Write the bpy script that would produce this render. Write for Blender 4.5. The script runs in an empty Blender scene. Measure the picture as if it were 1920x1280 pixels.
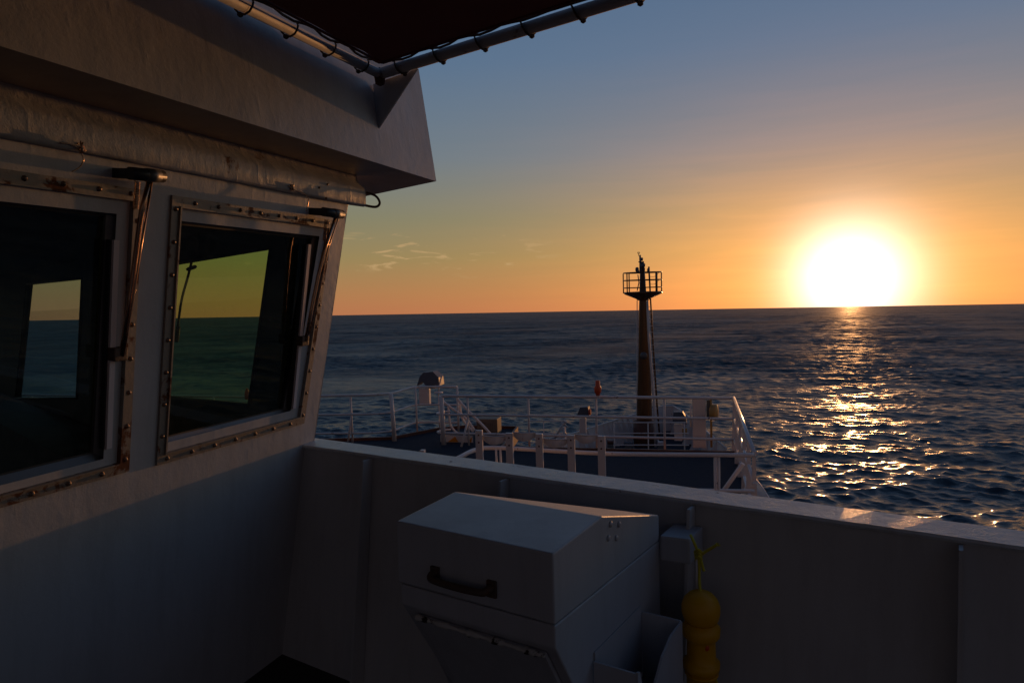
import bpy, math, random
import numpy as np
from mathutils import Matrix, Vector
random.seed(7); rng = np.random.default_rng(11)

# ------------------------------------------------------------------ camera, world, sun, exposure
FPX = 1280.0                      # focal length in photo pixels (24 mm on 36 mm)
EYE = 11.0                        # eye height above the sea
PITCH, ROLL = 2.46, -0.97
CM = (Matrix.Rotation(math.radians(90 - PITCH), 3, 'X') @ Matrix.Rotation(math.radians(ROLL), 3, 'Z'))
scene = bpy.context.scene
cd = bpy.data.cameras.new('camera'); cam = bpy.data.objects.new('camera', cd)
scene.collection.objects.link(cam); scene.camera = cam
cd.lens = 24; cd.sensor_width = 36; cd.clip_start = 0.05; cd.clip_end = 60000
cam.matrix_world = Matrix.Translation((0, 0, EYE)) @ CM.to_4x4()

SUN_EL, SUN_AZ = math.radians(2.1), math.radians(26.4)     # azimuth from +Y towards +X
sun_dir = Vector((math.sin(SUN_AZ) * math.cos(SUN_EL), math.cos(SUN_AZ) * math.cos(SUN_EL), math.sin(SUN_EL)))
world = bpy.data.worlds.new('World'); scene.world = world; world.use_nodes = True
SUN_STRENGTH, SKY_STRENGTH, EXPOSURE = 0.95, 0.05, 0.2
vs = scene.view_settings
vs.view_transform = 'Standard'; vs.look = 'None'; vs.gamma = 1; vs.use_curve_mapping = False; vs.exposure = EXPOSURE
sl = bpy.data.lights.new('sun', 'SUN'); sl.energy = SUN_STRENGTH; sl.angle = math.radians(0.5); sl.color = (1.0, 0.44, 0.15)
so = bpy.data.objects.new('sun', sl); scene.collection.objects.link(so)
so.rotation_mode = 'QUATERNION'; so.rotation_quaternion = sun_dir.to_track_quat('Z', 'Y'); so.location = (30, 60, 40)

class NT:
    """small node-tree builder"""
    def __init__(s, tree): s.t = tree; tree.nodes.clear()
    def n(s, kind, **kw):
        nd = s.t.nodes.new(kind)
        for k, v in kw.items():
            if k == 'ins':
                for a, b in v.items(): s.put(nd, a, b)
            else: setattr(nd, k, v)
        return nd
    def put(s, nd, a, b):
        if isinstance(b, bpy.types.NodeSocket): s.t.links.new(b, nd.inputs[a])
        else: nd.inputs[a].default_value = b
    def math(s, op, a, b=0.0, c=None, clamp=False):
        nd = s.n('ShaderNodeMath', operation=op); nd.use_clamp = clamp
        s.put(nd, 0, a); s.put(nd, 1, b)
        if c is not None: s.put(nd, 2, c)
        return nd.outputs[0]
    def ramp(s, fac, stops, interp='LINEAR'):
        nd = s.n('ShaderNodeValToRGB'); s.put(nd, 'Fac', fac)
        cr = nd.color_ramp; cr.interpolation = interp
        while len(cr.elements) < len(stops): cr.elements.new(0.5)
        for e, (p, c) in zip(cr.elements, stops):
            e.position = p; e.color = (c, c, c, 1) if isinstance(c, (int, float)) else (*c, 1)
        return nd.outputs[0]
    def mix(s, fac, a, b, blend='MIX'):
        nd = s.n('ShaderNodeMix', data_type='RGBA', blend_type=blend)
        s.put(nd, 0, fac)
        s.put(nd, 6, (*a, 1) if isinstance(a, tuple) else a)
        s.put(nd, 7, (*b, 1) if isinstance(b, tuple) else b)
        return nd.outputs[2]
    def noise(s, vec, scale, detail=4.0, rough=0.5, dist=0.0):
        nd = s.n('ShaderNodeTexNoise'); s.put(nd, 'Scale', scale); s.put(nd, 'Detail', detail); s.put(nd, 'Roughness', rough)
        s.put(nd, 'Distortion', dist)
        if vec is not None: s.put(nd, 'Vector', vec)
        return nd.outputs[0]

def build_world():
    g = NT(world.node_tree)
    geo = g.n('ShaderNodeNewGeometry')
    tc = g.n('ShaderNodeTexCoord')
    d = tc.outputs['Generated']
    sep = g.n('ShaderNodeSeparateXYZ', ins={'Vector': d})
    z = sep.outputs[2]
    dt = g.n('ShaderNodeVectorMath', operation='DOT_PRODUCT'); g.put(dt, 0, d); g.put(dt, 1, tuple(sun_dir))
    ang = g.math('MULTIPLY', g.math('ARCCOSINE', g.math('MINIMUM', dt.outputs['Value'], 0.999999)), 180 / math.pi)   # degrees from the sun
    # flattened angle: the low-sun glow spreads sideways along the haze
    elev = g.math('MULTIPLY', g.math('ARCSINE', z), 180 / math.pi)
    e01 = g.math('DIVIDE', elev, 90.0, clamp=True)
    # vertical gradient on the sunward half (linear values) and on the far half
    sun_side = g.ramp(e01, [(0.0, (.43, .165, .075)), (.018, (.39, .185, .078)), (.05, (.275, .208, .090)), (.085, (.200, .200, .125)),
                            (.14, (.135, .182, .215)), (.22, (.090, .156, .250)), (.34, (.064, .120, .225)), (.55, (.032, .066, .135)), (1.0, (.012, .030, .072))])
    far_side = g.ramp(e01, [(0.0, (.105, .078, .074)), (.06, (.100, .076, .078)), (.15, (.060, .058, .076)), (.35, (.022, .036, .070)), (1.0, (.012, .030, .072))])
    side = g.math('MULTIPLY_ADD', dt.outputs['Value'], 1.5, .33, clamp=True)
    base = g.mix(side, far_side, sun_side)
    # sun glow: three widths, the white core, the yellow ring and the wide warm veil
    azn = g.math('MULTIPLY', g.math('ARCTAN2', sep.outputs[0], sep.outputs[1]), 180 / math.pi)
    da = g.math('MULTIPLY', g.math('SUBTRACT', azn, 26.4), .60); de = g.math('MULTIPLY', g.math('SUBTRACT', elev, 2.1), 1.2)
    flat = g.math('SQRT', g.math('ADD', g.math('MULTIPLY', da, da), g.math('MULTIPLY', de, de)))
    def lobe(width, pw=2.0):
        a = g.math('POWER', g.math('DIVIDE', ang if width < 5 else flat, width), pw)
        return g.math('EXPONENT', g.math('MULTIPLY', a, -1.0))
    # streaky haze modulates the wide glow along the horizon
    mp = g.n('ShaderNodeMapping'); g.put(mp, 'Vector', d); g.put(mp, 'Scale', (3.0, 3.0, 42.0)); g.put(mp, 'Rotation', (0.0, math.radians(1.6), 0.0))
    st = g.noise(mp.outputs[0], 1.6, 5, 0.55, 0.6)
    st = g.math('MULTIPLY_ADD', st, 0.5, 0.75)
    parts = [(lobe(1.2, 1.6), (5, 3.6, 2.2), False), (lobe(3.7, 2.0), (1.9, 1.65, 1.50), False), (lobe(5.4, 1.3), (.80, .29, .06), True), (lobe(12.5, 1.8), (.42, .135, .020), True)]
    col = base
    for f, c, streak in parts:
        if streak: f = g.math('MULTIPLY', f, st)
        col = g.mix(f, col, tuple(c), 'ADD') if False else g.mix(1.0, col, g.mix(f, (0., 0., 0.), tuple(float(x) for x in c)), 'ADD')
    # thin lit wisps of cloud low over the sea to the left
    mp2 = g.n('ShaderNodeMapping'); g.put(mp2, 'Vector', d); g.put(mp2, 'Scale', (1, 1, 6.0)); g.put(mp2, 'Rotation', (0.0, math.radians(6), 0.0))
    w1 = g.noise(mp2.outputs[0], 15.0, 7, 0.60, .7)
    wm = g.ramp(w1, [(0.0, 0.0), (.585, 0.0), (.66, 1.0), (1.0, 1.0)])
    band = g.ramp(g.math('DIVIDE', elev, 12.0, clamp=True), [(0, 0.0), (.22, 0.0), (.34, 1.0), (.46, .9), (.60, 0.0), (1, 0.0)])
    azn = g.math('MULTIPLY', g.math('ARCTAN2', sep.outputs[0], sep.outputs[1]), 180 / math.pi)
    azb = g.ramp(g.math('MULTIPLY_ADD', azn, 1 / 60.0, 0.5, clamp=True), [(0, 1.0), (.50, 1.0), (.58, 0.0), (1, 0.0)])
    cl = g.math('MULTIPLY', g.math('MULTIPLY', wm, band), g.math('MULTIPLY', azb, 0.75))
    col = g.mix(cl, col, (.50, .32, .15))
    # physically based sky adds its own share
    sky = g.n('ShaderNodeTexSky', sky_type='NISHITA'); sky.sun_disc = False
    sky.sun_elevation = SUN_EL; sky.sun_rotation = SUN_AZ
    sky.altitude = 10; sky.air_density = 1.0; sky.dust_density = 1.0; sky.ozone_density = 1.0
    bg1 = g.n('ShaderNodeBackground', ins={'Color': col, 'Strength': 0.9})
    bg2 = g.n('ShaderNodeBackground', ins={'Color': sky.outputs[0], 'Strength': SKY_STRENGTH * 0.1})
    ad = g.n('ShaderNodeAddShader'); g.t.links.new(bg1.outputs[0], ad.inputs[0]); g.t.links.new(bg2.outputs[0], ad.inputs[1])
    out = g.n('ShaderNodeOutputWorld'); g.t.links.new(ad.outputs[0], out.inputs[0])
build_world()

# ------------------------------------------------------------------ ship frame (origin at the eye: x starboard, y forward, z up)
def ray(px, py): return CM @ Vector(((px - 960) / FPX, (640 - py) / FPX, -1))
def vl(x): return 552 - .031 * (x - 960)
UP = ray(1290, vl(1290)).cross(ray(-1000, vl(-1000))).normalized()
if UP.z < 0: UP = -UP
FW = ray(1290, vl(1290)).normalized(); ST = FW.cross(UP)
RS = Matrix((ST, FW, UP)).transposed()                   # ship -> world rotation
RSI = RS.transposed(); EYEW = Vector((0, 0, EYE))
def V(*a): return Vector(a)
def sr(px, py): return RSI @ ray(px, py)
def ph(px, py, h): r = sr(px, py); return r * (h / r.z)   # photo point -> ship point on the level h
def pp(px, py, p, n): r = sr(px, py); return r * (p.dot(n) / r.dot(n))
def py_(px, py, y): return pp(px, py, V(0, y, 0), V(0, 1, 0))
def dirx(vx): v = sr(vx, vl(vx)); v.z = 0; return v.normalized()
Wd = dirx(1453); Bd = -dirx(-1000); Gd = dirx(-380)
Wn = V(Wd.y, -Wd.x, 0); Bn = V(-Bd.y, Bd.x, 0); Gn = V(Gd.y, -Gd.x, 0)
Z = V(0, 0, 1)
K = V(-1.82, 2.925, -.70)                                # where bulwark top meets the wheelhouse wall

# ------------------------------------------------------------------ mesh helpers
class MB:
    def __init__(s): s.v = []; s.f = []; s.sm = []
    def add(s, vs, fs, smooth=False):
        o = len(s.v); s.v += [Vector(p) for p in vs]; s.f += [tuple(o + i for i in f) for f in fs]; s.sm += [smooth] * len(fs); return s
    def quad(s, a, b, c, d): return s.add([a, b, c, d], [(0, 1, 2, 3)])
    def prism(s, poly, off):
        n = len(poly); a = [Vector(p) for p in poly]; b = [p + Vector(off) for p in a]
        return s.add(a + b, [tuple(range(n))[::-1], tuple(range(n, 2 * n))] + [(i, (i + 1) % n, n + (i + 1) % n, n + i) for i in range(n)])
    def box(s, o, ax, ay, az, bev=0.0):
        """corner o and three edge vectors; bev cuts the edges"""
        o, ax, ay, az = map(Vector, (o, ax, ay, az))
        if bev <= 0: return s.prism([o, o + ax, o + ax + ay, o + ay], az)
        import bmesh
        bm = bmesh.new()
        vs = [bm.verts.new(o + ax * i + ay * j + az * k) for i in (0, 1) for j in (0, 1) for k in (0, 1)]
        for f in [(0, 1, 3, 2), (4, 6, 7, 5), (0, 4, 5, 1), (2, 3, 7, 6), (0, 2, 6, 4), (1, 5, 7, 3)]: bm.faces.new([vs[i] for i in f])
        bmesh.ops.recalc_face_normals(bm, faces=bm.faces)
        bmesh.ops.bevel(bm, geom=bm.edges[:], offset=bev, segments=2, affect='EDGES', profile=.6)
        bm.verts.index_update()
        s.add([v.co.copy() for v in bm.verts], [tuple(v.index for v in f.verts) for f in bm.faces]); bm.free(); return s
    def tube(s, pts, r, n=10, cap=True):
        pts = [Vector(p) for p in pts]; rs = r if isinstance(r, (list, tuple)) else [r] * len(pts)
        ring = []; t0 = (pts[1] - pts[0]).normalized()
        u = t0.orthogonal().normalized()
        for i, p in enumerate(pts):
            t = ((pts[min(i + 1, len(pts) - 1)] - p).normalized() + (p - pts[max(i - 1, 0)]).normalized())
            t = t.normalized() if t.length > 1e-6 else t0
            u = (u - t * u.dot(t)); u = u.normalized() if u.length > 1e-6 else t.orthogonal().normalized()
            w = t.cross(u)
            ring.append([p + (u * math.cos(2 * math.pi * k / n) + w * math.sin(2 * math.pi * k / n)) * rs[i] for k in range(n)])
        vs = [q for rr in ring for q in rr]; fs = []
        for i in range(len(pts) - 1):
            for k in range(n):
                k2 = (k + 1) % n; fs.append((i * n + k, i * n + k2, (i + 1) * n + k2, (i + 1) * n + k))
        s.add(vs, fs, True)
        if cap:
            s.add(ring[0], [tuple(range(n))[::-1]]); s.add(ring[-1], [tuple(range(n))])
        return s
    def lathe(s, base, axis, prof, n=20, smooth=True):
        """prof: list of (distance along axis, radius)"""
        axis = Vector(axis).normalized(); u = axis.orthogonal().normalized(); w = axis.cross(u); base = Vector(base)
        vs = [base + axis * a + (u * math.cos(2 * math.pi * k / n) + w * math.sin(2 * math.pi * k / n)) * max(r, 1e-4) for a, r in prof for k in range(n)]
        fs = [(i * n + k, i * n + (k + 1) % n, (i + 1) * n + (k + 1) % n, (i + 1) * n + k) for i in range(len(prof) - 1) for k in range(n)]
        s.add(vs, fs, smooth); m = len(prof) - 1
        s.add(vs[:n], [tuple(range(n))[::-1]]); s.add(vs[m * n:], [tuple(range(n))]); return s
    def grid(s, P, smooth=True):
        R, C_ = len(P), len(P[0])
        return s.add([q for row in P for q in row], [(i * C_ + j, i * C_ + j + 1, (i + 1) * C_ + j + 1, (i + 1) * C_ + j) for i in range(R - 1) for j in range(C_ - 1)], smooth)
    def build(s, name, mat, parent=None, origin=None, recalc=True):
        base = parent['_b'] if parent is not None else None
        o = Vector(origin) if origin is not None else (Vector(base) if base is not None else sum(s.v, Vector()) / len(s.v))
        me = bpy.data.meshes.new(name)
        me.from_pydata([p - o for p in s.v], [], s.f); me.polygons.foreach_set('use_smooth', s.sm)
        if recalc:
            import bmesh
            bm = bmesh.new(); bm.from_mesh(me); bmesh.ops.remove_doubles(bm, verts=bm.verts, dist=1e-5)
            bmesh.ops.recalc_face_normals(bm, faces=bm.faces); bm.to_mesh(me); bm.free()
        me.materials.append(mat); me.update()
        ob = bpy.data.objects.new(name, me); scene.collection.objects.link(ob); ob['_b'] = tuple(o); ALL.append(ob)
        if parent is None: place(ob, o)
        else: ob.parent = parent; ob.location = o - Vector(base)
        return ob
ALL = []
def place(ob, o): ob.rotation_mode = 'QUATERNION'; ob.rotation_quaternion = RS.to_quaternion(); ob.location = RS @ Vector(o) + EYEW
def thing(name, label, cat, o, group=None):
    e = bpy.data.objects.new(name, None); scene.collection.objects.link(e); e.empty_display_size = .1
    e['_b'] = tuple(o); ALL.append(e); place(e, o); return tag(e, label, cat, group)
def tag(o, label, cat, group=None, kind=None):
    if label: o['label'] = label
    if cat: o['category'] = cat
    if group: o['group'] = group
    if kind: o['kind'] = kind
    return o
def struct(o): o['kind'] = 'structure'; return o
def smoothpath(pts, k=6, closed=False):
    pts = [Vector(p) for p in pts]; out = []
    n = len(pts)
    for i in range(n - 1):
        p0, p1, p2, p3 = pts[max(i - 1, 0)], pts[i], pts[i + 1], pts[min(i + 2, n - 1)]
        for j in range(k):
            t = j / k
            out.append(.5 * ((2 * p1) + (p2 - p0) * t + (2 * p0 - 5 * p1 + 4 * p2 - p3) * t * t + (3 * p1 - p0 - 3 * p2 + p3) * t ** 3))
    out.append(pts[-1]); return out

# ------------------------------------------------------------------ materials
def mat(name, color, rough=.5, metal=0.0, bump=None, rust=0.0, rust_scale=6.0, dirt=0.0, coat=0.0, spec=.5, rustcol=(.16, .05, .018), grime=(.30, .26, .22)):
    m = bpy.data.materials.new(name); m.use_nodes = True; g = NT(m.node_tree)
    tc = g.n('ShaderNodeTexCoord'); v = tc.outputs['Object']
    p = g.n('ShaderNodeBsdfPrincipled'); out = g.n('ShaderNodeOutputMaterial'); g.t.links.new(p.outputs[0], out.inputs[0])
    col = (*color, 1)
    tone = g.noise(v, 3.0, 5, .6)
    col = g.mix(tone, tuple(c * .86 for c in color), tuple(min(1, c * 1.08) for c in color))
    r_ = g.math('MULTIPLY_ADD', g.noise(v, 9, 4, .6), .24, rough - .12)
    if dirt:
        mp = g.n('ShaderNodeMapping'); g.put(mp, 'Vector', v); g.put(mp, 'Scale', (9, 9, 1.1))
        dn = g.noise(mp.outputs[0], 1.6, 6, .65)
        col = g.mix(g.math('MULTIPLY', g.ramp(dn, [(0, 0.0), (.46, 0.0), (.72, 1.0), (1, 1.0)]), dirt), col, tuple(c * s_ for c, s_ in zip(color, grime)))
    if rust:
        rn = g.noise(v, rust_scale, 9, .68, .4); rm = g.ramp(rn, [(0, 0.0), (.66 - rust * .25, 0.0), (.71 - rust * .25, 1.0), (1, 1.0)])
        col = g.mix(rm, col, g.mix(g.noise(v, 60, 3), rustcol, tuple(c * .45 for c in rustcol)))
        r_ = g.math('ADD', r_, g.math('MULTIPLY', rm, .35), clamp=True)
        if metal: g.put(p, 'Metallic', g.math('MULTIPLY', g.math('SUBTRACT', 1.0, rm), metal))
    elif metal: g.put(p, 'Metallic', metal)
    g.put(p, 'Base Color', col); g.put(p, 'Roughness', r_); g.put(p, 'Specular IOR Level', spec)
    if coat: g.put(p, 'Coat Weight', coat); g.put(p, 'Coat Roughness', .12)
    if bump:
        h = None
        for sc, amp, det in bump:
            t = g.math('MULTIPLY', g.noise(v, sc, det, .55), amp)
            h = t if h is None else g.math('ADD', h, t)
        b = g.n('ShaderNodeBump'); g.put(b, 'Height', h); g.put(b, 'Distance', 1.0); g.put(b, 'Strength', 1.0)
        g.put(p, 'Normal', b.outputs[0])
    return m
def paint_mat(name, color, rough, amp, drip, rust=.0, spec=.5):
    """thick brushed marine paint: orange peel, lumps, sagging drips"""
    m = mat(name, color, rough, bump=[(2.2, .0060 * amp, 3), (7, .0042 * amp, 2), (38, .0015 * amp, 3), (150, .0007 * amp, 2), (600, .00012 * amp, 1)], rust=rust, rust_scale=5.0, dirt=.16, spec=spec)
    if drip:
        g = m.node_tree; b = [n for n in g.nodes if n.type == 'BUMP'][0]; src = b.inputs['Height'].links[0].from_socket
        tc = g.nodes.new('ShaderNodeTexCoord'); mp = g.nodes.new('ShaderNodeMapping'); mp.inputs['Scale'].default_value = (28, 28, 6)
        g.links.new(tc.outputs['Object'], mp.inputs['Vector'])
        n = g.nodes.new('ShaderNodeTexNoise'); n.inputs['Scale'].default_value = 1.0; n.inputs['Detail'].default_value = 4
        g.links.new(mp.outputs[0], n.inputs['Vector'])
        r = g.nodes.new('ShaderNodeMath'); r.operation = 'POWER'; g.links.new(n.outputs[0], r.inputs[0]); r.inputs[1].default_value = 6
        a = g.nodes.new('ShaderNodeMath'); a.operation = 'MULTIPLY_ADD'; g.links.new(r.outputs[0], a.inputs[0]); a.inputs[1].default_value = drip
        g.links.new(src, a.inputs[2]); g.links.new(a.outputs[0], b.inputs['Height'])
    return m
M = {}
M['house'] = paint_mat('thick_white_paint', (.50, .50, .51), .42, .55, .003)
M['house_low'] = M['house']
M['roof'] = paint_mat('thick_white_paint_roof', (.49, .49, .50), .45, .5, .003)
M['rough'] = paint_mat('lumpy_white_paint', (.49, .48, .47), .40, .95, .008, rust=.08)
M['soffit'] = paint_mat('soffit_shade_paint', (.36, .27, .22), .4, .4, 0)  # shade under the overhang painted in as a darker, browner base colour
M['bulwark'] = paint_mat('bulwark_paint', (.53, .52, .52), .5, .18, 0)
M['cap'] = mat('worn_cap_paint', (.66, .68, .70), .31, bump=[(30, .0030, 4), (140, .0018, 3), (420, .0006, 2)], rust=.03, rust_scale=9, dirt=.2)
M['rail'] = mat('white_rail_paint', (.84, .76, .72), .5, bump=[(40, .0012, 3)], rust=.12, rust_scale=7)
M['lit'] = mat('glossy_rail_paint', (.80, .73, .71), .22, bump=[(40, .0012, 3)], rust=.05, rust_scale=7)
M['pipe'] = mat('grey_pipe_paint', (.42, .43, .45), .62, bump=[(30, .002, 4), (110, .001, 3)], rust=.30, rust_scale=5)
M['steel'] = mat('stained_window_steel', (.27, .24, .21), .5, metal=.35, bump=[(60, .0008, 3)], rust=.42, rust_scale=9)
M['alu'] = mat('dull_aluminium', (.16, .155, .155), .45, metal=.6, bump=[(90, .0004, 2)], rust=.05, rust_scale=14)
M['bolt'] = mat('bolt_steel', (.22, .15, .11), .4, metal=.6, rust=.25, rust_scale=40)
M['arm'] = mat('bronze_wiper_steel', (.48, .30, .20), .25, metal=1.0)
M['rubber'] = mat('black_rubber', (.02, .02, .022), .5)
M['blade'] = mat('grey_blade', (.75, .66, .66), .4)
M['canvas'] = mat('dark_awning_canvas', (.16, .065, .060), .85, bump=[(500, .0004, 1), (4, .01, 3)])
M['rope'] = mat('brown_rope', (.11, .07, .05), .9, bump=[(220, .003, 1)])
M['locker'] = paint_mat('locker_paint', (.46, .465, .50), .42, .16, .002)
M['rustbar'] = mat('rusty_iron', (.09, .055, .04), .6, bump=[(80, .002, 4)], rust=.5)
M['chip'] = mat('flaking_edge', (.55, .53, .50), .6, bump=[(50, .003, 4)], rust=.62, rust_scale=14, rustcol=(.03, .018, .012))
M['yellow'] = mat('yellow_plastic', (.78, .37, .0), .5, bump=[(60, .0004, 2)], dirt=.3, grime=(.7, .6, .5))
M['yrope'] = mat('yellow_rope', (.62, .52, .03), .85, bump=[(260, .002, 1)])
M['deck'] = mat('dark_blue_deck_paint', (.028, .033, .050), .85, spec=.12, bump=[(20, .004, 4), (200, .001, 2)], dirt=.4, grime=(1.9, 1.6, 1.3))
M['bdeck'] = mat('dark_bridge_deck', (.030, .024, .022), .7, bump=[(60, .002, 3)])
M['edge'] = mat('red_brown_coaming', (.13, .05, .035), .55, rust=.25)
M['hull'] = mat('navy_hull_paint', (.03, .05, .10), .45, bump=[(2, .01, 3)], rust=.08)
M['white'] = mat('white_gear_paint', (.72, .68, .67), .4, bump=[(40, .001, 3)], rust=.07)
M['grey'] = mat('grey_gear_paint', (.12, .145, .16), .45, bump=[(40, .001, 3)])
M['dgrey'] = mat('dark_gear_paint', (.09, .11, .15), .5)
M['orange'] = mat('orange_plastic', (.75, .10, .025), .45)
M['oband'] = mat('orange_marking', (.80, .28, .02), .5)
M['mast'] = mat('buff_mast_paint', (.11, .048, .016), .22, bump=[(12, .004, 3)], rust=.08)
M['brass'] = mat('buff_gear_paint', (.42, .26, .08), .45, rust=.2)
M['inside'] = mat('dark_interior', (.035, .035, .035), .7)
M['black'] = mat('black_housing', (.03, .03, .033), .4)
M['wood'] = mat('weathered_cabinet', (.20, .155, .115), .6, bump=[(30, .002, 3)])

def translucent(m, col, f):
    g = m.node_tree; out = [n for n in g.nodes if n.type == 'OUTPUT_MATERIAL'][0]; src = out.inputs[0].links[0].from_socket
    t = g.nodes.new('ShaderNodeBsdfTranslucent'); t.inputs[0].default_value = (*col, 1); mx = g.nodes.new('ShaderNodeMixShader'); mx.inputs[0].default_value = f
    g.links.new(src, mx.inputs[1]); g.links.new(t.outputs[0], mx.inputs[2]); g.links.new(mx.outputs[0], out.inputs[0])
translucent(M['canvas'], (.45, .17, .13), .32)
def glass(name, tint, salt=.06):
    m = bpy.data.materials.new(name); m.use_nodes = True; g = NT(m.node_tree)
    t = g.n('ShaderNodeBsdfTransparent', ins={'Color': (*tint, 1)}); gl = g.n('ShaderNodeBsdfGlossy', ins={'Color': (.9, .9, .9, 1), 'Roughness': .02})
    tc = g.n('ShaderNodeTexCoord')
    lw = g.n('ShaderNodeLayerWeight', ins={'Blend': .5}); fz = g.math('MULTIPLY_ADD', g.math('POWER', lw.outputs['Facing'], 5.0), .90, .035); mx = g.n('ShaderNodeMixShader')
    g.t.links.new(fz, mx.inputs[0]); g.t.links.new(t.outputs[0], mx.inputs[1]); g.t.links.new(gl.outputs[0], mx.inputs[2])
    # dried salt spray on the pane
    df = g.n('ShaderNodeBsdfDiffuse', ins={'Color': (.5, .48, .44, 1)}); mx2 = g.n('ShaderNodeMixShader')
    sn = g.noise(tc.outputs['Object'], 26, 6, .7, .4); g.put(mx2, 0, g.math('MULTIPLY', g.ramp(sn, [(0, 0.0), (.45, .12), (.75, 1.0), (1, 1.0)]), salt))
    g.t.links.new(mx.outputs[0], mx2.inputs[1]); g.t.links.new(df.outputs[0], mx2.inputs[2])
    out = g.n('ShaderNodeOutputMaterial'); g.t.links.new(mx2.outputs[0], out.inputs[0]); return m
M['glass_green'] = glass('green_tinted_glass', (.38, .57, .26))
M['glass_grey'] = glass('grey_tinted_glass', (.36, .56, .54))
M['glass_clear'] = glass('clear_glass', (.85, .88, .85))

# ------------------------------------------------------------------ the sea
def build_sea():
    # rings (distance) and spokes (azimuth): fine where the ship looks, coarse behind
    r = [9.0]
    while r[-1] < 30000:
        x = r[-1]
        r.append(x + max(.11, min(x * x / 17000.0, x * .0031)) if x < 2500 else x * 1.03)
    r = np.array(r)
    a_front = np.linspace(-48, 48, 1150)
    a_back = np.linspace(48, 312, 160)[1:-1]
    az = np.radians(np.concatenate([a_front, a_back]))
    Rg, Ag = np.meshgrid(r, az, indexing='ij')
    X = (Rg * np.sin(Ag)).astype(np.float32); Y = (Rg * np.cos(Ag)).astype(np.float32)
    dr = np.gradient(r); sp = np.maximum(dr, r * math.radians(100 / 1150)).astype(np.float32)
    dX = np.zeros_like(X); dY = np.zeros_like(X); H = np.zeros_like(X)
    wind = math.radians(192)                     # waves run towards the ship, a little across
    lost = np.zeros(len(r), np.float32)
    NW = 170
    lam = np.exp(rng.uniform(math.log(.45), math.log(24), NW)); lam.sort()
    for i, L in enumerate(lam):
        k = 2 * math.pi / L
        spread = .38 if L > 8 else (.62 if L > 3 else .95)
        th = wind + rng.normal(0, spread)
        slope = (.045 * math.exp(-(math.log(L / 1.3) / 1.05) ** 2) + .015 * math.exp(-(math.log(L / 9) / .62) ** 2)) * rng.uniform(.6, 1.35)
        A = slope / k
        att = np.clip((L / sp - 1.8) / 2.5, 0, 1)
        lost += slope ** 2 * .5 * (1 - att ** 2)
        n_on = int((att > 0).sum())
        if n_on == 0: continue
        on = att > 0; last = np.nonzero(on)[0].max() + 1
        kx, ky = k * math.sin(th), k * math.cos(th); phs = rng.uniform(0, 2 * math.pi)
        P = (kx * X[:last] + ky * Y[:last] + phs).astype(np.float32)
        c = np.cos(P) * (att[:last, None] * A); sn = np.sin(P) * (att[:last, None] * A * .95)
        H[:last] += c; dX[:last] -= sn * math.sin(th); dY[:last] -= sn * math.cos(th)
    # wave groups: patches where the chop is higher
    grp = .75 + .35 * np.sin(X * .031 + Y * .017 + 1.0) * np.sin(Y * .042 - X * .011) + .2 * np.sin(X * .09 - Y * .05)
    H *= grp; X = X + dX * grp; Y = Y + dY * grp
    nr, na = X.shape
    co = np.stack([X, Y, H], -1).reshape(-1, 3).astype(np.float32)
    i = np.arange(nr - 1)[:, None]; j = np.arange(na)[None, :]
    q = np.stack([i * na + j, i * na + (j + 1) % na, (i + 1) * na + (j + 1) % na, (i + 1) * na + j], -1).reshape(-1, 4)[:, ::-1]
    me = bpy.data.meshes.new('sea'); me.vertices.add(len(co)); me.vertices.foreach_set('co', co.ravel())
    me.loops.add(q.size); me.loops.foreach_set('vertex_index', q.ravel().astype(np.int32))
    me.polygons.add(len(q)); me.polygons.foreach_set('loop_start', np.arange(0, q.size, 4, dtype=np.int32))
    me.polygons.foreach_set('loop_total', np.full(len(q), 4, np.int32)); me.polygons.foreach_set('use_smooth', np.ones(len(q), bool))
    me.update(); me.validate()
    at = me.attributes.new('unresolved', 'FLOAT', 'POINT')       # slope of the waves too small for the mesh out there
    at.data.foreach_set('value', np.repeat(np.sqrt(lost), na).astype(np.float32))
    m = bpy.data.materials.new('sea_water'); m.use_nodes = True; g = NT(m.node_tree)
    geo = g.n('ShaderNodeNewGeometry'); pos = geo.outputs['Position']
    p = g.n('ShaderNodeBsdfPrincipled'); out = g.n('ShaderNodeOutputMaterial'); g.t.links.new(p.outputs[0], out.inputs[0])
    g.put(p, 'Base Color', (.032, .050, .068, 1)); g.put(p, 'IOR', 1.33); g.put(p, 'Specular IOR Level', .5)
    atn = g.n('ShaderNodeAttribute', attribute_name='unresolved')
    g.put(p, 'Roughness', g.math('MULTIPLY_ADD', atn.outputs['Fac'], 2.3, .09, clamp=True))
    mp = g.n('ShaderNodeMapping'); g.put(mp, 'Vector', pos); g.put(mp, 'Scale', (.75, 1.25, 1)); g.put(mp, 'Rotation', (0, 0, math.radians(12)))
    n1 = g.noise(mp.outputs[0], 2.2, 6, .62, .4); n2 = g.noise(mp.outputs[0], .55, 4, .6)
    mp3 = g.n('ShaderNodeMapping'); g.put(mp3, 'Vector', pos); g.put(mp3, 'Scale', (.8, 1.15, 1)); g.put(mp3, 'Rotation', (0, 0, math.radians(12)))
    gust = g.ramp(g.noise(mp3.outputs[0], .045, 7, .72, .5), [(0, .25), (.38, .45), (.62, 1.5), (1, 1.9)])
    gust2 = g.ramp(g.noise(mp3.outputs[0], .0075, 8, .74, .8), [(0, .3), (.40, .55), (.60, 1.35), (1, 1.6)])
    gust = g.math('MULTIPLY', gust, gust2)
    g.put(p, 'Roughness', g.math('MULTIPLY', g.math('MULTIPLY_ADD', atn.outputs['Fac'], 2.2, .09), g.math('MULTIPLY_ADD', gust, .35, .62), clamp=True))
    n4 = g.noise(mp.outputs[0], 9.5, 5, .65, .3)
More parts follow.
